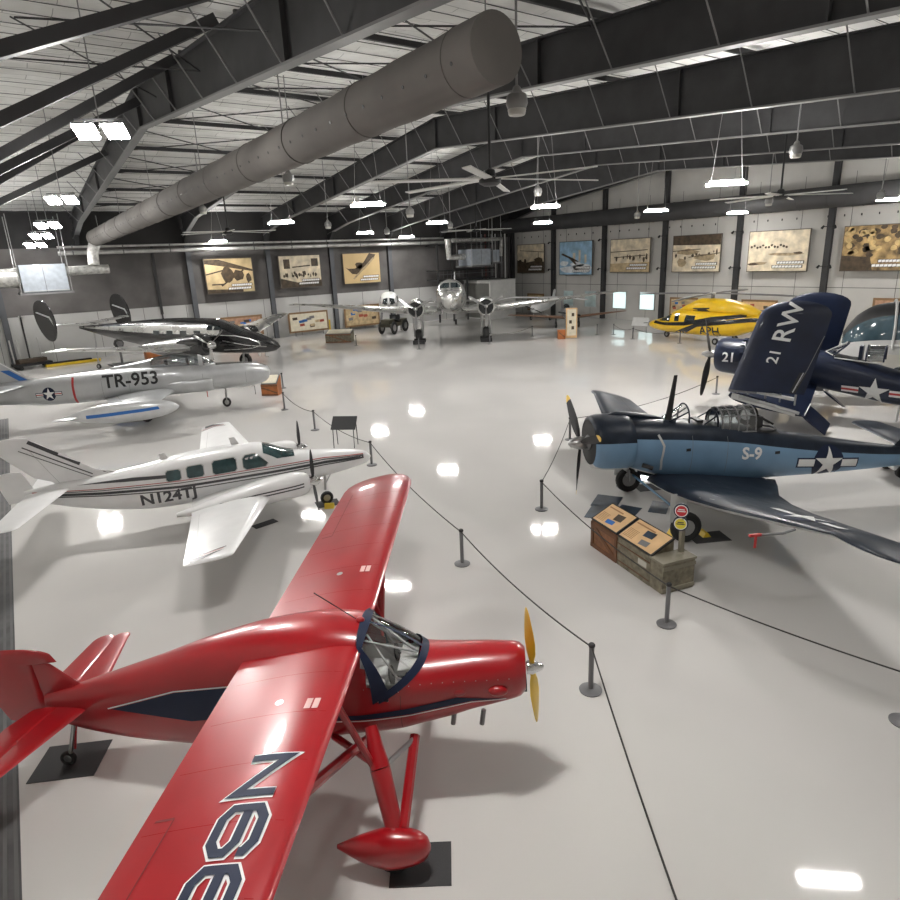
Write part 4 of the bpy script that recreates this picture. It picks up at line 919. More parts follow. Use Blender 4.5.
# ================================================================ navy fighter with folded wings
def fighter():
    C = Craft('folded_wing_fighter_airplane', 'glossy navy blue fighter with wings folded up, marked 21 RW', (26.78, 14.02, 0), 1.85, 'airplane', Matrix.Scale(1.06, 4))
    r = C.root; b = C.mb()
    b.loft([(.95, 2.32, .68, .68, .68), (.3, 2.28, .68, .70, .72), (-1.0, 2.15, .66, .68, .72, 2.3), (-2.5, 1.90, .62, .70, .68, 2.3), (-4.2, 1.52, .52, .66, .58), (-6, 1.28, .34, .45, .40), (-7.9, 1.1, .08, .25, .2)], F4UBLUE, n=36, step=.18); tr = b.bvh(); V = (0, 0, 1)
    for sg in (1, -1):
        D = (0, -sg, 0); U = (-1, 0, -.05) if sg > 0 else (1, 0, .05)
        insignia(b, (-3.6, 0, 1.42), U, V, D, .50, True, tr, base=F4UBLUE, disc=False)
    b.decal([[(-2.2, .34), (-2.2, -.34), (-3.3, -.34), (-3.3, .34)]], (0, 0, 0), (1, 0, 0), (0, 1, 0), (0, 0, -1), BLACK, .012, .15, tr)
    b.build('fuselage', r)
    b = C.mb(); b.loft([(2.1, 2.38, .52, .52, .52), (2.05, 2.38, .62, .62, .62), (1.8, 2.37, .71, .71, .71), (1.1, 2.33, .73, .73, .73), (.95, 2.32, .70, .70, .70)], F4UBLUE, n=36, step=.1, caps=False); tr = b.bvh()
    for sg in (1, -1): b.text('21', .52, (1.72 if sg > 0 else 1.15, 0, 2.22), (-1, 0, 0) if sg > 0 else (1, 0, 0), V, (0, -sg, 0), WHITEM, .01, .02, .15, tr)
    b.lathe([(0, .52), (-.25, .5), (-.28, .05)], (2.1, 0, 2.38), (1, 0, 0), BLACK, 28)
    for k in range(6): b.box((1.0, .74*math.cos(.5 + k*.42), 2.33 + .74*math.sin(.5 + k*.42)), (.14, .05, .2), F4UBLUE, Euler((.5 + k*.42, 0, 0)))
    b.build('engine_cowling', r)
    C.prop((2.4, 0, 2.38), 1.85, 3, rad(-32), BLACK, STEEL, chord=.3, spin=[(-.2, .14), (0, .17), (.12, .15), (.3, .08), (.34, .02)])
    for sg in (1, -1):
        b = C.mb()
        b.foil([(sg*.4, .95, -1.75, 1.85, 1.45, .15), (sg*1.3, .95, -1.75, 1.45, .95, .15), (sg*2.45, .9, -1.75, 1.22, .68, .15)], F4UBLUE, tip=False); b.box((-.35, sg*2.46, 1.0), (2.3, .03, .22), LGREY, Euler((0, -.2, 0))); b.tube([(.5, sg*2.49, 1.18), (-.4, sg*2.49, 1.06), (-1.6, sg*2.49, .8)], .06, STEEL, 6); b.build('centre_wing', r)
        b = C.mb(); b.foil([(sg*1.5, -1.70, -2.5, .92, .30, .12), (sg*2.45, -1.70, -2.5, .70, .08, .12)], F4UBLUE, tip=False); b.tube([(-1.78, sg*1.5, .98), (-1.78, sg*2.45, .74)], .02, WHITEM, 5); b.build('wing_flap', r)
        # folded outer panel: span runs up from the hinge
        def mp(sp, x, t, sg=sg): return (x - .22*sp, sg*(2.62 - .14*sp) + sg*t, 1.52 + sp)
        b = C.mb(); b.foil([(0, .85, -1.70, 0, 0, .15), (.35, .85, -1.72, 0, 0, .14), (2.75, .70, -1.60, 0, 0, .11)], F4UBLUE, mp, tip=.5, nc=11); tr = b.bvh()
        D = (0, -sg, 0)
        if sg > 0:
            b.text('RW', .86, (-1.02, 0, 3.30), (-.24, 0, 1.), (1.0, 0, .12), D, WHITEM, .012, .012, .2, tr)
            b.text('21', .52, (-.70, 0, 2.55), (-.24, 0, 1.), (1.0, 0, .12), D, WHITEM, .012, .012, .2, tr)
            b.decal(stroke([(-1.15, 1.1), (-1.7, 2.4), (-2.3, 4.3)], .02), (0, 0, 0), (1, 0, 0), V, D, GREYP, .008, .3, tr)
            b.decal([[(-1.15, 1.3), (-1.35, 1.3), (-1.7, 2.3), (-1.48, 2.3)]], (0, 0, 0), (1, 0, 0), V, D, BLACK, .008, .3, tr)
            b.decal(stroke([(-1.25, 1.35), (-1.6, 2.3)], .03), (0, 0, 0), (1, 0, 0), V, D, LGREY, .012, .3, tr)
        w = b.build('folded_wing', r)
        b = C.mb(); 
        b.box((.35, sg*2.55, 1.47), (1.0, .22, .12), GREYP); b.box((-.7, sg*2.55, 1.40), (1.4, .18, .10), LGREY, Euler((0, -.12, 0)))
        for x in (.6, .2, -.4, -.9, -1.4): b.tube([(x, sg*2.38, 1.36 + .15*(x - .6)), (x - .05, sg*2.62, 1.56)], .035, STEEL, 6)
        b.build('hinge_fitting', r)
        g = C.mb(); g.tube([(.4, sg*1.9, 1.0), (.3, sg*1.9, .42)], .09, LGREY, 10); g.build('main_leg', r); C.wheel((.3, sg*1.9, .42), .42, .24, r)
        b = C.mb(); b.foil([(sg*.1, -6.6, -8.0, 1.75, 1.75, .09), (sg*2.4, -6.9, -7.9, 1.75, 1.75, .09)], F4UBLUE, tip=.3); b.build('tailplane', r)
    b = C.mb(); b.foil([(1.5, -5.9, -7.8, 0, 0, .07), (2.9, -6.7, -8.0, 0, 0, .09)], F4UBLUE, lambda sp, x, t: (x, t, sp), tip=.3); b.build('fin', r)
    g = C.mb(); g.tube([(-7.0, 0, 1.2), (-7.2, 0, .2)], .05, STEEL); g.build('tail_leg', r); C.wheel((-7.2, 0, .2), .2, .12, r, name='tail_wheel')
    # cockpit
    b = C.mb(); FR = LGREY
    b.tube([(-2.15, .36, 2.62), (-2.55, .30, 3.02), (-2.55, 0, 3.12), (-2.55, -.30, 3.02), (-2.15, -.36, 2.62)], .03, F4UBLUE, 6); b.tube([(-1.85, 0, 2.72), (-2.55, 0, 3.12)], .025, FR, 6); b.tube([(-1.85, 0, 2.72), (-2.2, .37, 2.62)], .02, FR, 6)
    ws = b.build('windscreen_frame', r)
    b = C.mb(); b.grid(lambda a, c: (-1.9 - .62*c, .34*(2*a-1)*(.6 + .4*c), 2.70 + .36*c - .10*(2*a-1)**2), 8, 4, CLEAR); b.build('windscreen_pane', ws)
    b = C.mb(); 
    for x in (-3.2, -3.75): b.tube([(x, .38*math.cos(PI*k/10), 2.48 + .55*math.sin(PI*k/10)**.8) for k in range(11)], .028, F4UBLUE, 6)
    for yy in (.38, -.38): b.tube([(-2.2, yy, 2.55), (-3.75, yy, 2.42)], .025, FR, 6)
    hd = b.build('hood_frame', r)
    b = C.mb(); b.grid(lambda a, c: (-3.2 - .55*c, .37*math.cos(PI*a), 2.48 + .54*math.sin(PI*a)**.8), 12, 3, SMOKE); b.build('hood_pane', hd)
    b = C.mb(); b.box((-3.0, 0, 2.75), (.12, .42, .5), F4UBLUE); b.box((-2.8, 0, 2.5), (.4, .4, .1), BLACK); b.build('pilot_seat', r)
    b = C.mb(); b.tube([(-1.6, 0, 2.8), (-1.75, 0, 3.3)], .02, F4UBLUE, 6); b.build('antenna_mast', r)
    return r
fighter()
# ================================================================ yellow helicopter
def helicopter():
    C = Craft('yellow_helicopter', 'yellow helicopter with black stripes in front of the pale gable wall', (46.05, 34.9, 0), 1.45, 'helicopter', Matrix.Translation((0, 0, -.30)))
    r = C.root; b = C.mb()
    st = [(0, 1.30, .05, .05, .05), (-.25, 1.30, .4, .22, .28), (-1.2, 1.36, .75, .42, .52), (-2.2, 1.45, .95, .62, .68, 2.6), (-3.4, 1.60, 1.02, 1.05, .82, 2.8), (-6, 1.62, 1.05, 1.12, .84, 2.8), (-8.4, 1.72, .95, 1.0, .8, 2.6), (-10, 1.95, .62, .65, .55), (-11.5, 2.1, .42, .45, .42), (-13.6, 2.25, .2, .25, .25)]
    b.loft(st, HYEL, n=36, step=.25); tr = b.bvh(); V = (0, 0, 1)
    for sg in (1, -1):
        D = (0, -sg, 0); o = (0, 0, 0); U = (1, 0, 0)
        b.decal([[(-1.7, 1.70), (-3.0, 1.74), (-3.1, 2.42), (-2.7, 2.42)]], o, U, V, D, DWIN, .015, .3, tr)
        b.decal([[(-3.5, 1.8), (-3.95, 1.8), (-3.95, 2.4), (-3.5, 2.4)]] + [[(-4.5, 1.75), (-5.5, 1.75), (-5.5, 2.3), (-4.6, 2.3)]], o, U, V, D, DWIN, .015, .3, tr)
        b.decal([[(-1.1, 1.46), (-2.5, 1.40), (-4.5, 1.5), (-7.0, 1.95), (-10, 2.45), (-10, 2.66), (-7, 2.3), (-4.5, 1.78), (-2.5, 1.62), (-1.1, 1.64)]], o, U, V, D, BLACKP, .02, .3, tr)
        b.decal([[(-3.2, .84), (-4.4, .84), (-5.8, 1.50), (-10, 2.08), (-13, 2.3), (-13, 2.4), (-10, 2.36), (-5.8, 1.80)]], o, U, V, D, BLACKP, .02, .3, tr)
        b.decal([[(-11.4, 2.28), (-13.4, 2.35), (-13.4, 2.5), (-11.4, 2.45)]], o, U, V, D, BLACKP, .022, .3, tr)
        b.text('APH', .85, (-6.0, 0, .98) if sg > 0 else (-8, 0, .98), (-1.1, 0, 0) if sg > 0 else (1.1, 0, 0), V, D, BLACKP, .02, .02, .3, tr)
        b.text('N77', .62, (-11.6, 0, 1.92) if sg > 0 else (-13.4, 0, 1.9), (-1.1, 0, .06) if sg > 0 else (1.1, 0, 0), V, D, MRED, .02, .04, .3, tr)
        b.decal(rect(-11.2, 1.8, -10.5, 2.2), o, U, V, D, WHITEM, .02, .3, tr)
    b.build('fuselage', r)
    b = C.mb(); b.loft([(-3.3, 2.62, .2, .1, .2), (-4.2, 2.7, .55, .45, .3), (-5.5, 2.8, .75, .78, .3), (-7.2, 2.8, .78, .80, .3), (-9.2, 2.75, .6, .52, .3), (-10.4, 2.6, .3, .2, .2)], HYEL, n=28, step=.25); tr = b.bvh()
    for sg in (1, -1): b.decal([[(-5.0, 2.62), (-6.6, 2.68), (-6.6, 2.95), (-5.0, 2.85)]], (0, 0, 0), (1, 0, 0), V, (0, -sg, 0), BLACK, .02, .3, tr)
    b.build('engine_housing', r)
    b = C.mb(); b.tube([(-6.2, 0, 3.5), (-6.2, 0, 3.95)], .14, GREYP, 10); b.lathe([(-.06, .25), (.06, .25)], (-6.2, 0, 3.95), (0, 0, 1), LGREY, 16); hub = b.build('rotor_mast', r)
    for k in range(4):
        a = PI/4*0 + .25 + k*PI/2; b = C.mb()
        b.tube([(-6.2 + q*math.cos(a), q*math.sin(a), 3.95 - .0035*q*q) for q in (.2, 1, 2, 3.5, 5, 6.2)], [.06, .05, .07, .07, .07, .04], GREYP, 8); b.build('rotor_blade', hub)
    b = C.mb(); b.foil([(2.3, -12.2, -13.5, 0, 0, .08), (3.3, -12.8, -13.7, 0, 0, .08)], HYEL, lambda sp, x, t: (x, t, sp), tip=.2); b.build('fin', r)
    for x, y in ((-1.9, 0), (-7.6, 1.1), (-7.6, -1.1)):
        g = C.mb(); g.tube([(x, y*.8, .95), (x, y, .55)], .06, STEEL, 8); g.build('wheel_leg', r); C.wheel((x, y, .55), .25, .2, r)
    g = C.mb(); g.tube([(.1, .2, 1.35), (.55, .2, 1.3)], .03, BLACK, 6); g.build('pitot_probe', r)
    return r
helicopter()
# ================================================================ big glazed cabin at the right edge
def cabin():
    C = Craft('glazed_cockpit_aircraft', 'large dark-roofed aircraft cabin with blue-tinted windows at the right edge', (34.9, 12.2, 0), 2.0, 'aircraft', Matrix.Scale(1.27, 4))
    r = C.root; b = C.mb()
    def fm_(c, rz): return BLACK if rz > .72 else (BWIN if rz > .12 else LGREY)
    b.loft([(1.9, 1.75, .3, .5, .4, 2.2), (1.5, 1.78, .8, 1.1, .75, 2.2), (.8, 1.8, 1.1, 1.50, .95, 2.3), (-.6, 1.8, 1.2, 1.65, 1.0, 2.4), (-3.4, 1.8, 1.2, 1.62, 1.0, 2.4), (-5.5, 1.85, 1.0, 1.3, .9), (-9.5, 2.1, .25, .3, .3)], LGREY, n=40, step=.2, matfn=fm_); b.build('cabin_shell', r)
    b = C.mb()
    for x in (.35, -1.9): b.tube([(x, 1.19*math.cos(PI*k/16) if True else 0, 1.82 + 1.62*math.sin(PI*k/16)**.85) for k in range(17)], .045, LGREY, 8)
    for sg in (1, -1): b.tube([(1.7, sg*.55, 1.9), (.3, sg*1.17, 1.92), (-3.4, sg*1.22, 1.92)], .05, LGREY, 8); b.box((-1.2, sg*1.16, 1.35), (4.2, .06, .5), mat('cream_side_panel', (.52, .50, .45), .6)); b.box((-1.2, sg*1.19, 1.0), (4.2, .06, .05), GREYP)
    b.build('window_frame', r)
    b = C.mb(); b.tube([(-.4, 0, 3.4), (-.9, 0, 3.55), (-1.3, 0, 3.52)], .06, BLACK, 8); b.build('roof_antenna', r)
    for x, y in ((.9, 0), (-2.6, 1.3), (-2.6, -1.3)):
        g = C.mb(); g.tube([(x, y*.8, 1.0), (x, y, .4)], .08, STEEL, 8); g.build('wheel_leg', r); C.wheel((x, y, .4), .4, .25, r)
    return r
cabin()
b = empty('round_display_table', (29.6, 9.75, 0), 0, 'black round disc on a pale slanted stand in front of the glazed cabin', 'display stand')
m = MB(); m.lathe([(0, .2), (.02, .62), (.07, .66), (.12, .55), (.15, .1)], (0, 0, 2.05), (0, 0, 1), BLACKP, 30); m.build('disc', b)
m = MB(); m.tube([(.0, 0, 2.08), (.15, -.1, 1.0), (.2, -.12, 0)], .09, LGREY, 10); m.tube([(-.25, .1, 2.08), (-.35, .2, 0)], .05, LGREY, 8); m.lathe([(0, .35), (.03, .35)], (.1, 0, 0), (0, 0, 1), LGREY, 20); m.build('pedestal', b)
# ================================================================ small machines behind the airliner
def small_low():
    C = Craft('small_low_wing_airplane', 'small dark-nosed low-wing airplane under the right wing of the silver airliner', (46.6, 45.2, 0), -2.25, 'airplane')
    r = C.root; TANP = mat('tan_brown_paint', (.16, .09, .055), .45)
    b = C.mb(); b.loft([(2.0, 1.45, .3, .3, .3), (1.8, 1.45, .5, .5, .5), (.8, 1.4, .52, .5, .55), (-1, 1.35, .45, .5, .5), (-4.5, 1.25, .1, .2, .15)], GREYP, n=24, step=.25); b.ellipsoid((-.3, 0, 1.85), (.9, .33, .38), DWIN); b.build('fuselage', r)
    for sg in (1, -1):
        b = C.mb(); b.foil([(sg*.3, 1.0, -1.1, .95, .9, .14), (sg*5.4, .4, -.7, 1.35, 1.32, .11)], TANP, tip=.4); b.build('wing', r)
        g = C.mb(); g.tube([(.6, sg*1.1, .95), (.6, sg*1.1, .3)], .07, BLACK, 8); g.build('main_leg', r); C.wheel((.6, sg*1.1, .32), .32, .18, r)
    C.prop((2.1, 0, 1.45), 1.1, 2, rad(80), BLACK, STEEL, chord=.2)
    b = C.mb(); b.foil([(1.2, -3.6, -4.8, 0, 0, .08), (2.4, -4.3, -4.9, 0, 0, .08)], GREYP, lambda sp, x, t: (x, t, sp), tip=.2); b.build('fin', r)
small_low()
def white_high():
    C = Craft('white_high_wing_airplane', 'white high-wing airplane parked behind the airliner beside the storage room', (49.4, 52.0, 0), -2.7, 'airplane')
    r = C.root; b = C.mb(); b.loft([(1.8, 1.35, .2, .2, .2), (1.6, 1.4, .42, .38, .42), (.4, 1.5, .55, .6, .6, 2.5), (-1.2, 1.55, .55, .7, .6, 2.5), (-4.8, 1.6, .08, .2, .15)], WHITE, n=24, step=.25); b.build('fuselage', r)
    for sg in (1, -1):
        b = C.mb(); b.foil([(sg*.1, .4, -1.2, 2.45, 2.38, .13), (sg*3, .4, -1.2, 2.5, 2.42, .13), (sg*5.0, .25, -1.1, 2.2, 2.15, .12)], WHITE, tip=.3); b.build('wing', r)
        b = C.mb(); b.tube([(0, sg*.5, 1.0), (-.2, sg*2.6, 2.4)], .04, LGREY, 6); b.build('wing_strut', r)
        g = C.mb(); g.tube([(-.3, sg*.5, 1.0), (-.3, sg*1.1, .25)], .04, STEEL); g.build('main_leg', r); C.wheel((-.3, sg*1.1, .25), .25, .14, r)
    b = C.mb(); b.foil([(1.6, -3.6, -4.9, 0, 0, .08), (2.9, -4.4, -5.2, 0, 0, .08)], WHITE, lambda sp, x, t: (x, t, sp), tip=.15); b.build('fin', r)
    C.prop((1.85, 0, 1.38), .95, 2, rad(70), BLACK, CHROME)
white_high()
def old_truck():
    C = Craft('vintage_cart', 'dark open vintage vehicle with round wheels behind the airliner wing', (33.4, 56.2, 0), -2.6, 'vehicle')
    r = C.root; OLV = mat('dark_olive_paint', (.06, .055, .035), .6, var=.3)
    b = C.mb(); b.box((0, 0, .85), (3.4, 1.3, .3), OLV); b.box((1.2, 0, 1.2), (1.1, 1.0, .5), OLV); b.box((-1.0, 0, 1.15), (1.4, 1.4, .35), OLV); b.build('body', r, bevel=.05)
    b = C.mb(); b.box((-.1, 0, 1.25), (.5, 1.1, .15), BLACK); b.box((-.35, 0, 1.5), (.12, 1.1, .5), BLACK); b.build('seat', r)
    b = C.mb(); b.lathe([(-.02, .2), (.02, .2)], (.35, .25, 1.5), (1, 0, .5), BLACK, 14); b.build('steering_wheel', r)
    for x in (1.2, -1.2):
        for y in (.7, -.7): C.wheel((x, y, .62), .62, .2, r)
    C = Craft('white_arched_aircraft', 'small white aircraft with an arched cabin behind the airliner wing', (34.9, 59.3, 0), -2.15, 'aircraft', Matrix.Diagonal((1.0, 1.6, .96, 1)))
    r = C.root; b = C.mb(); b.loft([(1.6, 3.0, .1, .1, .2), (1.2, 3.0, .45, .65, .5), (0, 3.05, .6, 1.0, .7, 2.4), (-1.2, 3.05, .5, .8, .55), (-1.9, 3.1, .1, .15, .12)], WHITE, n=24, step=.2); tr = b.bvh()
    for D in ((0, 1, 0), (0, -1, 0)): b.decal([[(-.9, 2.9), (-.2, 2.9), (-.2, 3.7), (-.75, 3.65)]] + [[(.1, 2.9), (.9, 2.9), (.7, 3.5), (.1, 3.72)]], (0, 0, 0), (1, 0, 0), (0, 0, 1), D, DWIN, .015, .3, tr)
    b.decal([[(-.42, 2.75), (-.06, 2.75), (-.06, 3.45), (-.34, 3.35)]] + [[(.42, 2.75), (.06, 2.75), (.06, 3.45), (.34, 3.35)]], (0, 0, 0), (0, 1, 0), (0, 0, 1), (-1, 0, 0), DWIN, .015, .2, tr)
    b.build('cabin', r)
    b = C.mb()
    for y in (.5, -.5): b.tube([(.6, y*.9, 2.5), (.8, y*1.4, .12), (-.9, y*1.4, .12), (-.6, y*.9, 2.5)], .06, GREYP, 8); b.tube([(1.3, y*1.4, .1), (-1.6, y*1.4, .1)], .06, GREYP, 8)
    b.build('skid', r)
old_truck()
# ================================================================ lamps, fans, ducts
LAMP = emis('lamp_diffuser', (1, .975, .94), LAMPSTR)
LAMPT = emis('flood_diffuser', (1, .975, .94), LAMPSTR * 1.1)
DIM = emis('dim_lamp_diffuser', (1, .975, .94), LAMPSTR * .6)
BRIGHT = emis('bright_lamp_diffuser', (1, .975, .94), LAMPSTR * 3)
def strip(x, y, z, rz, label):
    LAMP = DIM if (x, y) == (15.6, 5.1) else BRIGHT if (x, y) == (25.4, 15.9) else globals()['LAMP']
    r = empty('hanging_strip_light', (x, y, z), rz, label, 'ceiling light', 'hanging strip lights')
    b = MB(); b.box((0, 0, .06), (1.6, .36, .07), LGREY); b.build('lamp_housing', r)
    b = MB(); b.box((0, 0, -.01), (1.5, .26, .07), LAMP); b.build('diffuser', r)
    b = MB(); b.box((0, 0, .11), (1.3, .07, .03), LAMP); b.build('added_uplight_lens', r)  # emitter added on top of the housing to brighten the roof lining
    zt = ztop(y, x) + .3 - z
    for sx in (-.6, .6): 
        b = MB(); b.tube([(sx, 0, .09), (sx*.3, 0, zt)], .012, RODM, 5); b.build('hanger_rod', r)
SL = [(15.0, 26.8, 'lit strip light hanging left of the largest ceiling fan over open floor'),
 (28.3, 40.5, 'lit strip light hanging above the nose of the silver airliner, left of the smaller fans'),
 (30.3, 55., 'lit strip light hanging near the back wall over the airliner wing root'),
 (37.2, 58.8, 'lit strip light hanging nearest the back wall, left of the airliner fuselage'),
 (26.0, 26.9, 'lit strip light hanging right of the largest fan, the upper of two in line'),
 (40.0, 41.7, 'lit strip light hanging right of the largest fan, the lower of two in line'),
 (25.4, 15.9, 'brightest strip light hanging against the upper gable wall panels'),
 (38.3, 29.0, 'lit strip light hanging in front of the dark round wall duct above the bomber-crowd photo'),
 (50.4, 30.4, 'lit strip light just below the dark round wall duct, left of the beach photo'),
 (49.8, 19.4, 'lit strip light at the right picture edge below the dark wall duct'),
 (15.8, 39., 'lit strip light hanging right of the farthest left ceiling fan'),
 (18.3, 60., 'small lit strip light under the far end of the fabric duct'),
 (15.6, 5.1, 'strip light hanging over the display crate outside the picture'),
 (39.5, 8.0, 'added unseen strip light over the glazed cabin outside the picture'),  # unseen strip, added for lighting
 (50., 6., 'added unseen strip light by the near end of the gable wall outside the picture')]  # another unseen strip put in for its light
for x, y, lb in SL: strip(x, y, 9.5 if y < 57 else 9.2, -.75, lb)
def twin(x, y, z, label, big=1.):
    r = empty('hanging_flood_light', (x, y, z), -.45, label, 'ceiling light', 'twin flood lights')
    b = MB(); b.box((0, 0, .32), (1.3, .08, .06), GREYP); b.tube([(-.4, 0, .32), (-.4, .02, .05)], .03, GREYP, 6); b.tube([(.4, 0, .32), (.4, .02, .05)], .03, GREYP, 6)
    b.tube([(0, 0, .12), (0, 0, ztop(y, x) + .55 - z)], .02, RODM, 6); b.build('lamp_housing', r)
    for sx in (-.40, .40):
        b = MB(); b.box((sx, 0, 0), (.56, .60, .05), LAMPT, Euler((-.45, 0, 0))); b.build('diffuser', r)
        b = MB(); b.box((sx, .028, .058), (.60, .64, .05), GREYP, Euler((-.45, 0, 0))); b.build('flood_back', r)
for x, y, z, lb in ((3.88, 22.2, 11., 'largest bright pair of square flood lights beside the nearest roof girder'), (4.45, 38.8, 10.6, 'second largest pair of flood lights, below the largest pair at the left'), (4.55, 48.8, 10.0, 'middle-sized pair of flood lights, third down the left row'), (4.6, 55.0, 9.65, 'fourth pair of flood lights down the left row, just above the pipes'), (4.45, 59.2, 9.2, 'smallest pair of flood lights, last of the left row'), (3.5, 6.6, 11.0, 'added unseen pair of fill flood lights above the red monoplane outside the picture')):  # last pair is unseen, added as fill for the near end
    twin(x, y, z, lb)
def bell(x, y, z, label):
    r = empty('bell_pendant', (x, y, z), 0, label, 'pendant lamp', 'unlit bell pendants')
    b = MB(); b.lathe([(0, .20), (.12, .25), (.30, .22), (.36, .12), (.46, .08), (.5, .03)], (0, 0, 0), (0, 0, 1), mat('spun_grey_shade', (.25, .25, .245), .4, .4), 20); b.build('lamp_shade', r)
    b = MB(); b.lathe([(-.12, .17), (-.1, .19), (0, .21), (.02, .2)], (0, 0, 0), (0, 0, 1), mat('frosted_bell_lens', (.5, .49, .45), .3), 20); b.build('lamp_lens', r)
    b = MB(); b.tube([(0, 0, .48), (0, 0, ztop(y, x) + .3 - z)], .028, RODM, 8); b.build('hanger_rod', r)
for x, y, z, lb in ((10.8, 12.1, 10.3, 'largest bell pendant lamp hanging just right of the fabric duct end'), (26.9, 14.0, 10.4, 'bell pendant lamp hanging high above the navy fighter'), (11.6, 27.3, 10.4, 'bell pendant lamp hanging just below the middle of the fabric duct'), (12.7, 43.8, 10.45, 'small bell pendant lamp under the far half of the fabric duct'), (21., 32.7, 9.5, 'bell pendant lamp hanging left of the largest fan, at the fan blade height'), (21.4, 44.2, 9.5, 'small bell pendant lamp hanging above the diving-airplane photo'), (33.7, 46.3, 9.5, 'small bell pendant lamp hanging above the airliner cockpit'), (30.2, 50.9, 9.3, 'tiny bell pendant lamp between the airliner and the back wall pipes'), (28., 29.6, 10.45, 'bell pendant lamp hanging right of the largest fan hub'), (43.5, 34.7, 9.5, 'small bell pendant lamp against the dark wall duct above the pale photo of men'), (46.2, 18.5, 9.5, 'bell pendant lamp at the right edge above the golden crowd photo'), (41.9, 23.2, 9.5, 'small bell pendant lamp by the hub of the right-hand fan')):
    bell(x, y, z, lb)
def fan(x, y, z, R_, ph, label):
    r = empty('ceiling_fan', (x, y, z), ph, label, 'ceiling fan', 'large ceiling fans')
    b = MB(); b.lathe([(-.18, .22), (-.1, .36), (.05, .36), (.12, .2), (.3, .16), (.36, .05)], (0, 0, 0), (0, 0, 1), BLACK, 20); b.build('motor_hub', r)
    b = MB(); b.tube([(0, 0, .3), (0, 0, ztop(y, x) + .3 - z)], .05, BLACK, 8); b.build('drop_rod', r)
    for k in range(6):
        a = 2*PI*k/6; ca, sa = math.cos(a), math.sin(a); b = MB()
        b.box((ca*(R_+.3)/2, sa*(R_+.3)/2, 0), (R_ - .3, .26, .04), mat('pale_fan_blade', (.78, .78, .75), .4), Euler((.14, .02, a))); b.build('fan_blade', r, bevel=.01)
fan(14.35, 17.42, 9.5, 3.9, .72, 'largest ceiling fan, hanging in the centre over open floor')
fan(35.6, 19.1, 9.5, 3.6, .33, 'ceiling fan at right hanging in front of the dark wall duct')
fan(15.9, 49.4, 9.5, 3.6, .3, 'ceiling fan on the left hanging below the fabric duct')
fan(41.3, 52.5, 9.5, 3.6, .1, 'smallest ceiling fan, hanging near the far corner')
# big fabric duct
CLOTH = mat('grey_duct_fabric', (.135, .125, .115), .9, var=.12, vs=.8, bump=.15, bs=5)
b = MB(); y0, y1 = 10.0, 58.6
prof = []; N_ = 64
for i in range(N_ + 1): prof.append((y0 + (y1 - y0)*i/N_, .60 + .012*math.sin(i*2.1)))
b.lathe([(d, rr) for d, rr in [(-.02, .45), (0, .58)] + [(p - y0, rr) for p, rr in prof]], (8.46, y0, 10.72), (.0, 1, -.0225), CLOTH, 40); tr = b.bvh()
for i in range(13):
    c = (8.46, y0 + .9 + i*3.9, 10.72 - .0225*(.9 + i*3.9)); b.tube([(c[0] + .607*math.cos(2*PI*k/36), c[1], c[2] + .607*math.sin(2*PI*k/36)) for k in range(36)], .012, mat('duct_hoop_seam', (.09, .082, .075), .9), 5, True)
for i in range(56):
    yy = y0 + .6 + i*.84; zc = 10.72 - .0225*(yy - y0)
    for sg in (1, -1):
        an = -.28; b.lathe([(0, .038), (.012, .038)], (8.46 + sg*.602*math.cos(an), yy, zc + .602*math.sin(an)), (sg*math.cos(an), 0, math.sin(an)), BLACK, 8)
o = b.build('fabric_air_duct'); tag(o, 'huge grey round fabric air duct running under the roof at the left', 'air duct')
for i in range(6):
    b = MB(); yy = y0 + .3 + i*9.2; zc = 10.72 - .0225*(yy - y0) + .6; b.tube([(8.46, yy, zc - .01), (8.46, yy, zbot(yy) + .2)], .015, RODM, 5); o2 = b.build('duct_hanger', o)
# wall duct
DDUCT = mat('dark_painted_duct', (.05, .05, .052), .6, 0, var=.15, vs=.6)
b = MB(); b.lathe([(0, .78), (69, .78)], (53.75, -6.5, 10.25), (0, 1, 0), DDUCT, 28)
for i in range(30): b.tube([(53.75 + .785*math.cos(2*PI*k/24), -5 + i*2.3, 10.25 + .785*math.sin(2*PI*k/24)) for k in range(24)], .02, DDUCT, 5, True)
o = b.build('wall_air_duct'); tag(o, 'dark grey round air duct running along the pale gable wall', 'air duct')
FOIL = mat('wrinkled_foil_insulation', (.62, .62, .60), .35, .6, var=.35, vs=4, bump=1., bs=9)
UNIT = mat('galvanised_unit_panel', (.40, .44, .49), .4, .4, var=.12)
for z, rr, lb in ((8.62, .16, 'thick silver pipe running along the dark back wall'), (9.08, .09, 'thin silver pipe above the thick one along the dark back wall')):
    b = MB(); b.lathe([(0, rr), (37.5, rr)], (6.0, YB - 1.65, z), (1, 0, 0), mat('silver_pipe_jacket', (.5, .5, .49), .35, .6, var=.25, vs=1.5), 16)
    for i in range(10): b.lathe([(0, rr + .02), (.1, rr + .02)], (7 + i*3.7, YB - 1.65, z), (1, 0, 0), GREYP, 16)
    for i in range(6): b.box((11.2 + i*6.0, YB - .83, z), (.08, 1.6, .08), GREYP)
    o = b.build('silver_pipe'); tag(o, lb, 'pipe')
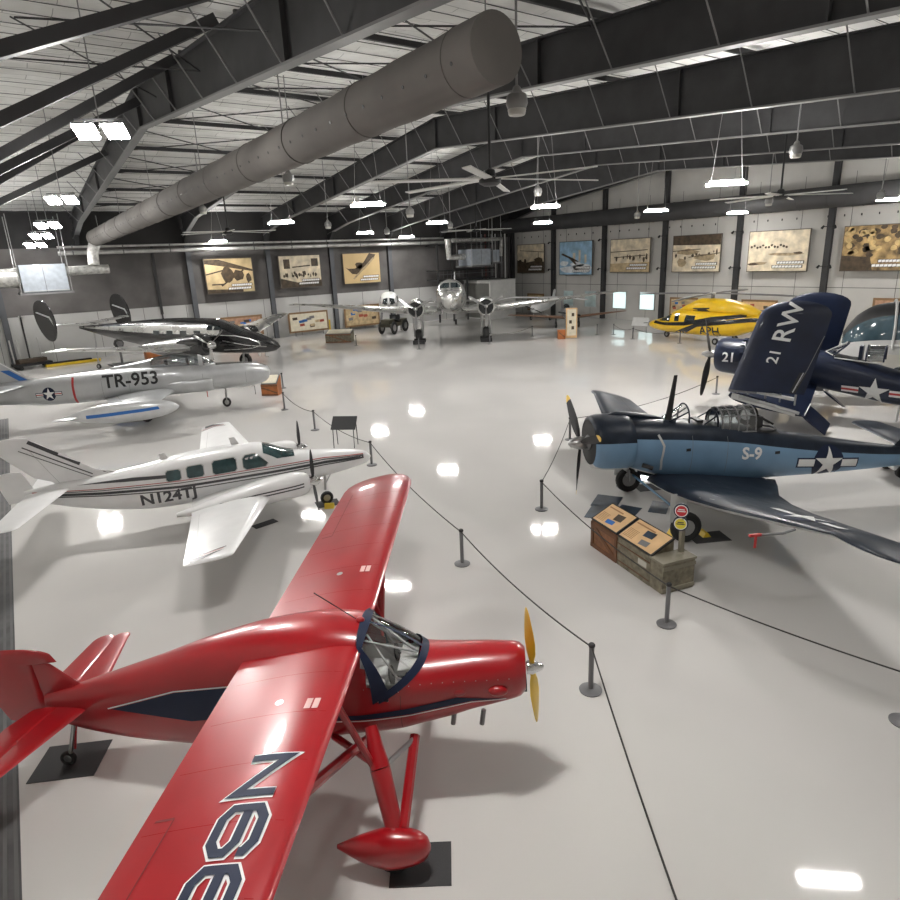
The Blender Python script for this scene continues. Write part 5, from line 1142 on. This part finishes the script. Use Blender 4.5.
def hvac(x0, x1, y0, y1, z0, z1, label, zr):
    r = empty('air_handling_unit', ((x0+x1)/2, (y0+y1)/2, z0), 0, label, 'air handling unit'); w, d, h = x1-x0, y1-y0, z1-z0
    b = MB(); b.box((0, 0, h/2 + .05), (w, d, h - .1), UNIT)
    for k in (-.0,): b.box((k, -d/2 - .005, h/2), (.04, .02, h - .15), GREYP)
    b.box((0, -d/2 - .01, .18), (w, .03, .05), LGREY); b.build('casing', r, bevel=.03)
    b = MB(); b.box((0, 0, .0), (w + .5, d + .4, .14), GREYP); b.build('base_frame', r)
    for sx in (-1, 1):
        for sy in (-1, 1):
            b = MB(); b.tube([(sx*(w/2 + .15), sy*(d/2 + .1), 0), (sx*(w/2 + .15), sy*(d/2 + .1), min(zr, 11.3) - z0)], .03, RODM, 6); b.build('hanger_rod', r)
hvac(2.95, 5.9, 57.2, 60, 5.75, 7.8, 'pale blue-grey air handling unit hung at the upper left near the back wall', 11.5)
hvac(44.4, 47.0, 57.2, 59.7, 5.95, 7.75, 'pale blue-grey air handling unit hung in the far corner above the storage room', 11.8)
hvac(47.7, 48.6, 57.6, 59.5, 6.2, 7.6, 'narrow grey unit hung right beside the far corner air handling unit', 11.8)
def foilduct(pts, r, label):
    b = MB(); b.tube(pts, r, FOIL, 10); o = b.build('foil_duct', ang=50); tag(o, label, 'air duct')
foilduct([(5.95, 58.4, 7.25), (9.0, 58.4, 7.3)], .34, 'shiny foil-wrapped duct leaving the right side of the upper left air handler')
foilduct([(8.5, 58.7, 9.55), (8.1, 58.5, 8.6), (8.0, 58.45, 7.62)], .42, 'shiny foil-wrapped duct dropping from the far end of the fabric duct')
foilduct([(.6, 57.9, 8.9), (.9, 57.9, 7.0), (2.9, 58.2, 6.9)], .75, 'bulky foil-wrapped duct at the far upper left edge')
foilduct([(42.2, 58.6, 8.9), (42.3, 58.6, 7.0), (44.5, 58.6, 7.0)], .33, 'shiny L-shaped foil duct left of the far corner air handler')
foilduct([(43.5, 59.5, 8.75), (47.5, 59.5, 8.75), (50.8, 59.8, 8.8), (50.8, 60, 6.9)], .22, 'thin foil duct looping above the far corner air handler')
# mezzanine rack in the far corner
b = empty('pipe_rack', (46.5, 61.2, 0), 0, 'dark steel rack with shelves and upright pipes in the far corner', 'rack')
m = MB()
for z in (4.6, 5.6, 8.3): m.box((-.6, 0, z), (8.2, 2.2, .14), GIRD)
m.build('rack_shelf', b)
for x in (-4.6, -2.6, -.6): 
    m = MB(); m.box((x, -1.0, 4.25), (.16, .16, 8.5), GIRD); m.build('rack_post', b)
m = MB()
for i in range(7): m.tube([(-4.4 + i*.55, -.95, 4.6), (-4.4 + i*.55, -.95, 5.6)], .03, GREYP, 6)
m.tube([(-4.6, -1.05, 5.2), (3.4, -1.05, 5.2)], .04, GREYP, 6); m.build('rack_railing', b)
for i in range(9):
    m = MB(); m.tube([(2.3 + i*.5, -.2 - .05*(i % 3), 0 if i > 6 else 4.4), (2.3 + i*.5, -.2 - .05*(i % 3), 9.4)], .07 + .03*(i % 2), [GREYP, LGREY, GIRD][i % 3] if i != 1 else mat('red_oxide_pipe', (.12, .03, .025), .5), 8); m.build('upright_pipe', b)
# storage room block
b = MB(); ROOMD = mat('olive_grey_panel', (.17, .17, .155), .7); ROOMW = mat('white_room_panel', (.62, .62, .60), .6)
b.box((49.2, 60.25, 2.13), (3.8, 4.9, 4.26), ROOMW); b.box((47.28, 60.25, 2.05), (.04, 4.5, 3.9), ROOMD); b.box((49.2, 60.25, 4.3), (4.0, 5.0, .1), LGREY); b.box((48.6, 57.83, 1.05), (.95, .05, 2.1), LGREY)
o = b.build('storage_room'); tag(o, 'boxy white storage room with olive-grey side in the far corner', 'storage room')
# ================================================================ pictures and boards
def picture(c, w, h, wall, polys, base, label, cat='picture', name='wall_picture', cap=True, th=.12, frame=None):
    # wall 'R': faces -X; wall 'B': faces -Y
    U = Vector((0, -1, 0)) if wall == 'R' else Vector((1, 0, 0)); D = Vector((1, 0, 0)) if wall == 'R' else Vector((0, 1, 0))
    r = empty(name, c, 0, label, cat); o = Vector((0, 0, 0))
    b = MB(); b.prism([(-w/2, -h/2), (w/2, -h/2), (w/2, h/2), (-w/2, h/2)], o, U, (0, 0, 1), th, frame or mat('picture_canvas_edge', (.10, .085, .07), .7)); b.build('picture_frame', r)
    b = MB(); f = -D*(th/2 + .004)
    mg = .06 if cat == 'picture' else .17; iw, ih = w/2 - mg, h/2 - mg
    b.add([f + U*a + Vector((0, 0, e)) for a, e in ((-iw, -ih), (iw, -ih), (iw, ih), (-iw, ih))], [[0, 1, 2, 3]], base)
    k = 1
    for mm, pl in polys:
        k += 1
        for p in pl: b.add([f - D*(.0012*k) + U*((a - .5)*2*iw) + Vector((0, 0, (e - .5)*2*ih)) for a, e in p], [list(range(len(p)))], mm)
    if cap:
        for x0, x1, y in ((.52, .95, .18), (.44, .93, .08)):
            b.add([f - D*.028 + U*((aa - .5)*2*iw) + Vector((0, 0, (e - .5)*2*ih)) for aa, e in ((x0 - .01, y - .012), (x1 + .01, y - .004), (x1 + .01, y + .075), (x0 - .01, y + .067))], [[0, 1, 2, 3]], SEPD)
            for i in range(9):
                a = x0 + (x1 - x0)*i/9; q = (x1 - x0)/9*.88
                b.add([f - D*.03 + U*((aa - .5)*2*iw) + Vector((0, 0, (e - .5)*2*ih)) for aa, e in ((a, y), (a + q, y + .008), (a + q, y + .062), (a, y + .054))], [[0, 1, 2, 3]], WHITEM)
    b.build('picture_print', r)
    return r
rg = random.Random(11)
def blob(x, y, rx, ry=None, n=9, j=.25):
    ry = ry or rx; return [(x + rx*(1 + rg.uniform(-j, j))*math.cos(2*PI*k/n), y + ry*(1 + rg.uniform(-j, j))*math.sin(2*PI*k/n)) for k in range(n)]
def clampp(pl): return [[(min(1, max(0, a)), min(1, max(0, e))) for a, e in p] for p in pl]
def q(*p): return [list(p)]
def lines(ls, w): 
    out = []
    for p in ls: out += stroke(p, w)
    return clampp(out)
figs = lambda n, y, s: clampp([blob(rg.uniform(.05, .95), y + rg.uniform(-s, s), rg.uniform(.012, .03), rg.uniform(.03, .09)) for _ in range(n)])
ZC, PX = 6.45, XR - .5
picture((PX, 58.75, ZC), 4.7, 3.3, 'R', [(mat('printed_dark_olive', (.075, .055, .035), .5, var=.5), q((0, 0), (1, 0), (1, .38), (.7, .42), (.35, .36), (0, .45))), (SEPD, clampp([blob(.8, .42, .16, .12), blob(.3, .42, .05, .1), blob(.1, .4, .06, .08)])), (SEPD, lines([[(.1, .8), (1, .72)], [(.8, .5), (.8, .75)]], .02))], SEPL, 'photo of a helicopter over a dark field, leftmost on the gable wall')
picture((PX, 51.5, ZC - .1), 4.9, 3.6, 'R', [(mat('printed_cloud_white', (.72, .76, .78), .5, var=.2, vs=2), clampp([blob(.3, .15, .3, .12), blob(.75, .2, .3, .14), blob(.15, .35, .15, .08), blob(.55, .3, .2, .08)])), (SEPL, clampp([[(.42, .38), (.5, .38), (.5, .66), (.42, .66)], [(.6, .4), (.66, .4), (.66, .74), (.6, .74)], [(.78, .36), (.84, .36), (.84, .6), (.78, .6)]])), (SEPD, clampp([[(.05, .62), (.1, .66), (.55, .44), (.62, .38), (.5, .40)], [(.3, .5), (.5, .3), (.55, .32), (.4, .52)]]))], PBLUE, 'blue sky photo of an airplane above city towers on the gable wall')
picture((PX, 44.1, ZC), 5.0, 3.3, 'R', [(SEPD, lines([[(.0, .62), (.95, .66)], [(.1, .45), (.9, .5)]], .025)), (SEPD, figs(12, .42, .06)), (SEPIA, q((0, 0), (1, 0), (1, .3), (0, .26)))], SEPL, 'pale photo of men standing under a long airplane wing, on the gable wall')
picture((PX, 36.55, ZC), 5.0, 3.3, 'R', [(SEPD, q((0, .75), (1, .72), (1, 1), (0, 1))), (SEPD, figs(16, .45, .12)), (mat('printed_mid_sepia', (.33, .25, .15), .5, var=.4), clampp([blob(.3, .55, .25, .08), blob(.7, .4, .25, .1), blob(.2, .25, .1, .12)])), (SEPD, lines([[(0, .58), (.6, .62)], [(.35, .4), (1, .5)]], .02))], SEPL, 'photo of parked airplanes below dark trees, above the yellow helicopter')
picture((PX, 28.95, ZC), 5.1, 3.3, 'R', [(SEPD, clampp([blob(.05 + .05*i, .62 + .03*math.sin(i*2), .022, .03) for i in range(13)])), (mat('printed_mid_sepia', (.33, .25, .15), .5, var=.4), clampp([blob(.65, .42, .3, .035), blob(.2, .2, .15, .04)])), (SEPD, clampp([blob(.1, .18, .1, .03), blob(.85, .44, .08, .03)]))], SEPL, 'sunlit beach photo with rows of small boats, above the folded fighter wing')
picture((PX, 21.4, ZC), 5.1, 3.3, 'R', [(SEPD, clampp([blob(rg.uniform(0, 1), rg.uniform(.3, 1), .05, .06) for _ in range(26)])), (mat('printed_gold_light', (.50, .36, .16), .5, var=.3), clampp([blob(rg.uniform(0, 1), rg.uniform(.35, .95), .045, .06) for _ in range(22)])), (SEPD, q((0, 0), (.45, 0), (.4, .3), (0, .35)))], PGOLD, 'dark golden photo of a dense crowd at the right picture edge')
PBY = YB - .5
picture((19.65, PBY, 6.25), 4.5, 3.15, 'B', [(SEPD, q((0, .98), (.3, .98), (1, .66), (1, .60), (.35, .78), (0, .86))), (SEPD, clampp([blob(.45, .5, .13, .25), blob(.7, .5, .12, .16), blob(.9, .4, .06, .14)])), (SEPD, lines([[(0, .55), (.5, .7)], [(.3, .2), (.8, .65)], [(.1, .25), (.35, .25)]], .04)), (SEPD, q((0, 0), (.75, 0), (.75, .07), (0, .12)))], mat('printed_amber_sepia', (.52, .40, .22), .5, var=.3, vs=1.), 'amber photo of mechanics beside a propeller, leftmost on the dark back wall')
picture((26.7, PBY, 6.3), 4.4, 3.1, 'B', [(SEPD, q((.1, .6), (.25, .6), (.25, .9), (.1, .9)) + q((.78, .65), (.95, .65), (.95, .9), (.78, .9)) + q((.3, .62), (.75, .66), (.75, .7), (.3, .66))), (SEPD, figs(22, .40, .06)), (SEPD, q((0, 0), (1, 0), (1, .2), (.4, .15), (0, .3)))], SEPL, 'pale photo of a crowd before a building on the dark back wall')
picture((33.6, PBY, 6.3), 4.4, 3.1, 'B', [(SEPD, clampp([[(.05, .55), (.12, .5), (.3, .5), (.55, .7), (.72, 1), (.9, .95), (.8, .75), (.55, .45), (.35, .3), (.22, .32)], blob(.42, .6, .1, .12)])), (mat('printed_mid_sepia', (.33, .25, .15), .5, var=.4), lines([[(.25, .15), (.85, .85)]], .05))], mat('printed_ochre_sky', (.55, .40, .20), .5, var=.1, vs=.6), 'ochre poster of a dark diving airplane on the dark back wall')
# low boards along the walls
def board(c, w, h, wall, label, legs=True, seed=1, base=PAPER):
    rr = random.Random(seed); polys = []
    for mm in (MBLUE, SEPD, mat('poster_brick_red', (.35, .07, .04), .6), SEPIA, GREYP):
        polys.append((mm, clampp([[(x, y), (x + .13, y + .02), (x + .12, y + .17), (x - .01, y + .15)] for x, y in [(rr.uniform(.06, .8), rr.uniform(.1, .75)) for _ in range(2)]])))
    o = picture(c, w, h, wall, polys, base, label, 'display board', 'display_board', False, .1, STRIM)
    if legs:
        for s in (-.35, .35):
            m = MB(); U = Vector((0, -1, 0)) if wall == 'R' else Vector((1, 0, 0)); p = U*(w*s); p0 = Vector((p.x, p.y, -c[2])); p1 = Vector((p.x, p.y, -h/2))
            m.tube([p0, p1], .04, GREYP, 6); m.build('board_leg', o)
board((26.9, 62.0, 1.38), 4.3, 2.0, 'B', 'cream display board with coloured clippings, left of the low crate', True, 3)
board((19.9, 62.1, 1.55), 4.5, 1.9, 'B', 'reddish display board mostly hidden behind the black airplane', True, 5, mat('poster_rust_paper', (.42, .24, .15), .6, var=.3))
board((33.1, 62.1, 1.45), 4.2, 2.2, 'B', 'brown display board behind the left wing of the silver airliner', True, 8, SEPIA)
board((54.2, 37.4, 1.6), 3.0, 1.8, 'R', 'brown display board on the gable wall behind the yellow helicopter nose', True, 9, SEPIA)
board((54.2, 30.0, 1.55), 3.2, 1.9, 'R', 'tan display board on the gable wall between the helicopter tail and the folded wing', True, 10, TAN)
board((54.2, 57.7, 1.45), 2.8, 2.0, 'R', 'brown display board on the gable wall nearest the storage room', True, 12, SEPIA)
board((54.2, 19.6, 1.75), 3.2, 2.3, 'R', 'rust-coloured display board on the gable wall behind the glazed cabin', True, 13, mat('poster_rust_paper', (.42, .24, .15), .6, var=.3))
# ================================================================ crates and signs
def display_crate():
    r = empty('display_crate', (11.4, 10.11, 0), math.atan2(-.966, -.257), 'long display crate with two slanted tan text panels by the warplane wheels', 'display crate')
    b = MB(); b.prism([(0, 0), (.62, 0), (.62, 1.0), (0, .70)], (.55, 0, 0), (0, 1, 0), (0, 0, 1), 1.1, WOOD)
    fr = mat('crate_batten', (.13, .055, .022), .6, var=.2)
    for x0, x1, z0, z1 in ((.06, .06, .02, .68), (1.04, 1.04, .02, .68)): b.box((x0, -.01, .35), (.1, .03, .68), fr)
    b.box((.55, -.01, .06), (1.1, .03, .1), fr); b.box((.55, -.01, .64), (1.1, .03, .1), fr); b.box((.55, -.01, .35), (1.1, .025, .09), fr, Euler((0, .5, 0))); b.build('crate_body', r)
    b = MB(); b.prism([(0, 0), (.62, 0), (.62, 1.0), (0, .70)], (1.70, 0, 0), (0, 1, 0), (0, 0, 1), 1.2, WOODG)
    for k in range(3): b.box((1.7, -.008, .12 + k*.22), (1.2, .02, .015), fr)
    b.add([(1.9, -.012, .38), (2.2, -.012, .38), (2.2, -.012, .52), (1.9, -.012, .52)], [[0, 1, 2, 3]], mat('placard_grey', (.5, .48, .42), .6)); b.build('weathered_crate_body', r)
    th = math.atan2(.30, .62); c, s_ = math.cos(th), math.sin(th)
    def P(x, t, n): return (x, t*c - n*s_, .72 + t*s_ + n*c)
    for x0, x1, ph in ((.0, 1.06, 0), (1.1, 2.34, 1)):
        b = MB(); L_ = .69
        b.add([P(x, t, n) for n in (0, .04) for x, t in ((x0, 0), (x1, 0), (x1, L_), (x0, L_))], [[3, 2, 1, 0], [4, 5, 6, 7], [0, 1, 5, 4], [1, 2, 6, 5], [2, 3, 7, 6], [3, 0, 4, 7]], BLACK)
        b.add([P(x, t, .043) for x, t in ((x0 + .04, .03), (x1 - .04, .03), (x1 - .04, L_ - .03), (x0 + .04, L_ - .03))], [[0, 1, 2, 3]], TAN)
        w = x1 - x0
        for k in range(7): b.add([P(x, t, .045) for x, t in ((x0 + .08, .10 + k*.04), (x0 + .08 + w*.28, .10 + k*.04), (x0 + .08 + w*.28, .115 + k*.04), (x0 + .08, .115 + k*.04))], [[0, 1, 2, 3]], mat('printed_text_brown', (.33, .17, .07), .6))
        b.add([P(x, t, .045) for x, t in ((x0 + .08, .54), (x0 + w*.6, .54), (x0 + w*.6, .58), (x0 + .08, .58))], [[0, 1, 2, 3]], mat('printed_text_brown', (.33, .17, .07), .6))
        for (a, t0, ww, hh, mm) in (((.52, .28, .26, .24, SEPD), (.42, .10, .26, .16, MBLUE)) if ph == 0 else ((.45, .32, .24, .22, PHB), (.54, .08, .22, .18, GREYP), (.75, .36, .0, .0, TAN))):
            if ww: b.add([P(x, t, .047) for x, t in ((x0 + w*a, t0), (x0 + w*(a + ww), t0 + .03), (x0 + w*(a + ww) - .02, t0 + hh), (x0 + w*a - .03, t0 + hh - .03))], [[0, 1, 2, 3]], mm)
        b.build('slanted_text_panel', r)
    b = MB(); b.box((2.53, .42, .36), (.42, .84, .70), WOODG); b.box((2.53, .42, .72), (.46, .90, .05), mat('crate_batten_grey', (.22, .20, .15), .7))
    for z in (.1, .6): b.box((2.75, .42, z), (.03, .86, .08), mat('crate_batten_grey', (.22, .20, .15), .7))
    b.build('end_box', r)
    b = MB(); b.box((2.42, .72, .9), (.09, .09, 1.3), mat('crate_batten_grey', (.22, .20, .15), .7)); ps = b.build('sign_post', r)
    n = Vector((.75, -.66, .12)).normalized()
    for z, m1, m2 in ((1.72, mat('sign_red_face', (.55, .03, .04), .4), WHITEM), (1.42, mat('sign_yellow_face', (.78, .66, .06), .4), DGREY)):
        b = MB(); o = Vector((2.42, .66, z)); b.lathe([(-.05, .155), (0, .16), (.02, .155)], o, n, NAVY, 24); tr = b.bvh()
        u = Vector((0, 0, 1)).cross(n).normalized()
        b.lathe([(.02, .135), (.026, .13)], o, n, WHITEM, 24); b.lathe([(.026, .115), (.032, .11)], o, n, m1, 24)
        for dz, ww in ((.035, .13), (-.005, .17), (-.045, .12)): b.add([o + n*.036 + u*(sx*ww/2) + Vector((0, 0, dz + sz*.012)) for sx, sz in ((-1, -1), (1, -1), (1, 1), (-1, 1))], [[0, 1, 2, 3]], m2)
        b.build('round_sign', ps)
display_crate()
def small_crate(x, y, rz, label, w=1.2, d=.7, h=.6, tilt=.35, m=ORANGE):
    r = empty('info_crate', (x, y, 0), rz, label, 'display crate')
    b = MB(); b.prism([(-d/2, 0), (d/2, 0), (d/2, h + tilt), (-d/2, h)], (0, 0, 0), (0, 1, 0), (0, 0, 1), w, m); b.box((0, -d/2 - .01, h/2), (w, .03, .08), WOOD, Euler((0, .35, 0))); b.box((0, -d/2 - .01, h - .05), (w, .03, .08), WOOD); b.box((0, -d/2 - .01, .05), (w, .03, .08), WOOD); b.build('crate_body', r)
    th = math.atan2(tilt, d); b = MB(); b.box((0, 0, h + tilt/2 + .03), (w - .04, math.hypot(d, tilt) - .02, .04), GREYP, Euler((th, 0, 0))); b.box((0, -.02, h + tilt/2 + .055), (w - .16, math.hypot(d, tilt) - .16, .02), PAPER, Euler((th, 0, 0))); b.build('slanted_text_panel', r)
    return r
small_crate(12.65, 35.35, -.7, 'small orange-brown crate with a dark slanted panel ahead of the silver jet nose', .95, .7, .62, .45)
r = small_crate(26.4, 54.2, -.75, 'low brown crate with pale panels below the left tip of the airliner wing', 2.4, 1.1, .75, .3, WOODG)
b = MB(); b.box((-1.0, .5, 1.2), (.12, .12, 1.6), BRONZE); b.build('yellow_post', r)
r = empty('standing_sign', (40.45, 38.8, 0), -.62, 'tall tan standing sign with an orange box, right of the silver airliner', 'sign')
b = MB(); b.box((.1, 0, 1.3), (.95, .12, 2.5), TAN); b.box((.1, -.065, 1.35), (.75, .02, 2.2), PAPER)
for x, z in ((.2, 2.0), (0, 1.4), (.2, .9)): b.box((x, -.08, z), (.22, .01, .28), SEPD)
b.build('sign_panel', r)
b = MB(); b.box((-.75, .0, .38), (.62, .5, .75), ORANGE); b.box((-.75, -.26, .38), (.6, .02, .1), WOOD, Euler((0, .7, 0))); b.build('orange_box', r)
# reading stand by the white twin
r = empty('reading_stand', (10.9, 22.7, 0), -.75, 'dark tilted reading panel on thin legs beyond the white twin nose', 'display stand')
b = MB(); b.box((0, 0, .98), (1.0, .62, .04), BLACK, Euler((.75, 0, 0))); b.build('reading_panel', r)
for x, y in ((-.42, -.2), (.42, -.2), (-.42, .22), (.42, .22)): 
    b = MB(); b.tube([(x, y*1.3, 0), (x, y, .78 if y < 0 else 1.18)], .018, BLACK, 6); b.build('stand_leg', r)
# metal rack in front of the helicopter nose
r = empty('wire_reading_stand', (46.9, 36.6, 0), .2, 'pale wire stand in front of the helicopter nose', 'display stand')
b = MB(); b.box((0, 0, .95), (.05, 1.5, .75), LGREY, Euler((0, .4, 0))); b.build('stand_panel', r)
for y in (-.6, .6): 
    b = MB(); b.tube([(0, y, 0), (0, y, .7)], .03, GREYP, 6); b.build('stand_leg', r)
# clutter by the left end of the back wall
r = empty('hand_truck', (2.6, 60.6, 0), .3, 'low dark trolley with upright grey posts at the far left by the wall', 'trolley')
b = MB(); b.box((0, 0, .35), (2.6, 1.1, .18), BLACK); b.box((0, 0, .62), (2.0, .8, .3), mat('dark_cardboard', (.07, .05, .035), .8)); b.build('trolley_deck', r)
for x in (-1.1, -.6, .2, .9): b = MB(); b.tube([(x, .3, .4), (x - .05, .3, 2.3)], .05, LGREY, 6); b.build('trolley_post', r)
for x in (-1, 1): b = MB(); b.lathe([(-.55, .16), (.55, .16)], (x, 0, .16), (0, 1, 0), RUBBER, 12); b.build('trolley_wheel', r)
b = MB(); b.box((0, 0, .1), (4.0, .5, .2), BRONZE); b.box((-.3, .05, .26), (3.4, .3, .12), BLACK); o = b.build('ground_tow_bar', bevel=.03); o.location = (5.4, 60.4, 0); o.rotation_euler = (0, 0, .1); tag(o, 'long yellow and black tow beam lying by the back wall', 'tow bar')
r = empty('engine_stand', (8.3, 55.8, 0), .2, 'grey engine stand on the floor below the black airplane tail', 'stand')
b = MB(); b.box((0, 0, .12), (1.8, 1.2, .12), GREYP); b.tube([(0, 0, .1), (0, 0, 1.3)], .09, GREYP, 8); b.build('stand_base', r)
b = MB(); b.tube([(.3*math.cos(k*PI/4), 0, 1.7 + .3*math.sin(k*PI/4)) for k in range(8)], .1, mat('engine_cylinder_grey', (.09, .09, .09), .5, .5), 6, True); b.lathe([(-.3, .2), (.3, .2)], (0, 0, 1.7), (0, 1, 0), GREYP, 14); b.build('engine_core', r)
b = MB(); b.box((0, 0, .55), (1.7, 1.0, 1.1), ORANGE); b.box((0, -.51, .55), (1.7, .03, .1), WOOD, Euler((0, .5, 0))); o = b.build('orange_crate', bevel=.02); o.location = (11.2, 57.5, 0); tag(o, 'orange-brown wooden crate seen below the black airplane fuselage', 'crate')
# wall doors region at far left
b = MB(); b.box((2.6, YB - .04, 2.0), (.12, .1, 4.), GIRD); b.box((4.3, YB - .04, 2.), (.1, .1, 4.0), LGREY); b.box((3.4, YB-.04, 3.9), (1.9, .1, .12), LGREY); struct(b, 'door_1', 'pale door frame at the far left of the back wall', 'door')
# toy-sized white vehicle beyond the warplane
r = empty('white_tug', (22.9, 7.1, 0), 2.4, 'small white tug with black wheels beyond the warplane fuselage at the right edge', 'vehicle')
b = MB(); b.box((0, 0, .42), (1.7, .95, .34), WHITE); b.box((-.35, 0, .66), (.9, .9, .16), WHITE); b.build('tug_body', r, bevel=.05)
b = MB(); b.box((.35, 0, .64), (.4, .6, .1), BLACK); b.build('tug_seat', r)
for x in (-.55, .55):
    for y in (-.48, .48): b = MB(); b.lathe([(-.08, .13), (-.08, .22), (.08, .22), (.08, .13)], (x, y, .22), (0, 1, 0), RUBBER, 16); b.build('tug_wheel', r)
# ================================================================ stanchions and ropes
def stanchion0():
    r = empty('stanchion', (0, 0, 0))
    b = MB(); b.lathe([(0, .19), (.02, .195), (.035, .17), (.05, .06)], (0, 0, 0), (0, 0, 1), POSTM, 24); b.build('stanchion_base', r)
    b = MB(); b.lathe([(.045, .045), (.87, .045)], (0, 0, 0), (0, 0, 1), POSTM, 14); b.build('stanchion_post', r)
    b = MB(); b.lathe([(.86, .05), (.87, .058), (.90, .058), (.92, .04)], (0, 0, 0), (0, 0, 1), BLACK, 14); b.build('stanchion_cap', r)
    return r
ST = dict(A=(7.15, 6.27, 'grey stanchion just beyond the tip of the yellow propeller'), B=(8.29, 11.43, 'grey stanchion to the right of the red monoplane far wing'), Cc=(9.82, 6.70, 'grey stanchion in front of the right end of the long display crate'), D=(12.13, 12.68, 'grey stanchion on open floor left of the dark blue floor panels'), Fd=(17.99, 17.2, 'grey stanchion right behind the two-tone warplane propeller'), Ed=(10.3, 2.74, 'stanchion base at the right picture edge below the wing shadow'), Off=(3.35, 1.1, 'grey stanchion just below the bottom of the picture'), I=(10.48, 19.83, 'grey stanchion ahead of the white twin nose'), J=(11.07, 26.05, 'grey stanchion just behind the far wing of the white twin'), G=(11.65, 31.0, 'grey stanchion in front of the silver jet nose wheel'), G2=(13.85, 36.7, 'grey stanchion beside the small orange crate'), E=(26.12, 50.5, 'grey stanchion right of the low brown crate by the airliner wing'), L1=(28.47, 44.1, 'small stanchion in front of the left wheel of the airliner'), L2=(33.98, 41.7, 'small stanchion in front of the right wheel of the airliner'), L3=(39.6, 42.6, 'small stanchion left of the tall tan standing sign'), L4=(43.6, 38.6, 'small stanchion right of the standing sign, first of two'), L5=(44.6, 37.6, 'small stanchion right of the standing sign, second of two'), L6=(43.3, 30.0, 'small stanchion below the yellow helicopter cabin'), P=(29.13, 17.9, 'grey stanchion below the engine of the folded-wing fighter'), L7=(43.2, 34.4, 'small stanchion near the pale wire stand at the helicopter nose'))
base = stanchion0(); first = True
for k, (x, y, lb) in ST.items():
    o = base if first else copy_tree(base); first = False
    o.location = (x, y, 0); tag(o, lb, 'stanchion', 'rope barrier stanchions')
def rope(a, c, sag, label):
    (x0, y0), (x1, y1) = ST[a][:2], ST[c][:2]; b = MB()
    b.tube([(x0 + (x1-x0)*t, y0 + (y1-y0)*t, .85 - 4*sag*t*(1-t)) for t in [i/20 for i in range(21)]], .014, ROPEM, 6)
    o = b.build('barrier_rope'); tag(o, label, 'barrier rope', 'barrier ropes')
rope('A', 'B', .16, 'black barrier rope passing right behind the yellow propeller'); rope('B', 'I', .18, 'barrier rope running up behind the red far wing tip'); rope('Off', 'A', .14, 'barrier rope running down the open floor to the bottom edge')
rope('D', 'Fd', .16, 'barrier rope going up to the stanchion behind the warplane propeller'); rope('D', 'Cc', .16, 'barrier rope passing left of the long display crate'); rope('Cc', 'Ed', .06, 'barrier rope crossing the wing shadow to the right edge')
rope('I', 'J', .2, 'barrier rope behind the white twin nose'); rope('J', 'G', .2, 'barrier rope between the white twin and the silver jet nose'); rope('G', 'G2', .2, 'barrier rope beside the small orange crate'); rope('Fd', 'P', .3, 'thin barrier rope crossing the floor to the folded-wing fighter'); rope('L2', 'L3', .25, 'faint barrier rope right of the airliner wheels'); rope('L5', 'L7', .25, 'faint barrier rope left of the yellow helicopter'); rope('L7', 'L6', .25, 'faint barrier rope in front of the helicopter cabin')
# small spot lamps on the gable columns
def spot(Y, z):
    r = empty('column_spotlight', (XR - .55, Y, z), 0, 'small black spotlight on the gable wall column', 'spotlight', 'column spotlights'); return r
k = 0
for Y, w in ((55.2, 'left of the blue sky photo'), (47.7, 'right of the blue sky photo'), (40.2, 'right of the pale photo of men'), (32.6, 'left of the sunlit beach photo'), (25.1, 'right of the sunlit beach photo')):
    for z, hh in ((8.15, 'upper'), (5.2, 'lower')):
        r = spot(Y, z); r['label'] = '%s black spotlight on the column %s' % (hh, w); del r['group']
        b = MB(); b.box((0, 0, 0), (.1, .9, .06), BLACK); b.build('spot_bracket', r)
        for s in (-.45, .45): b = MB(); b.lathe([(-.12, .06), (.1, .1), (.14, .1)], (0, s, -.02), (-.3, s*.5, -.5), BLACK, 10); b.build('spot_head', r)
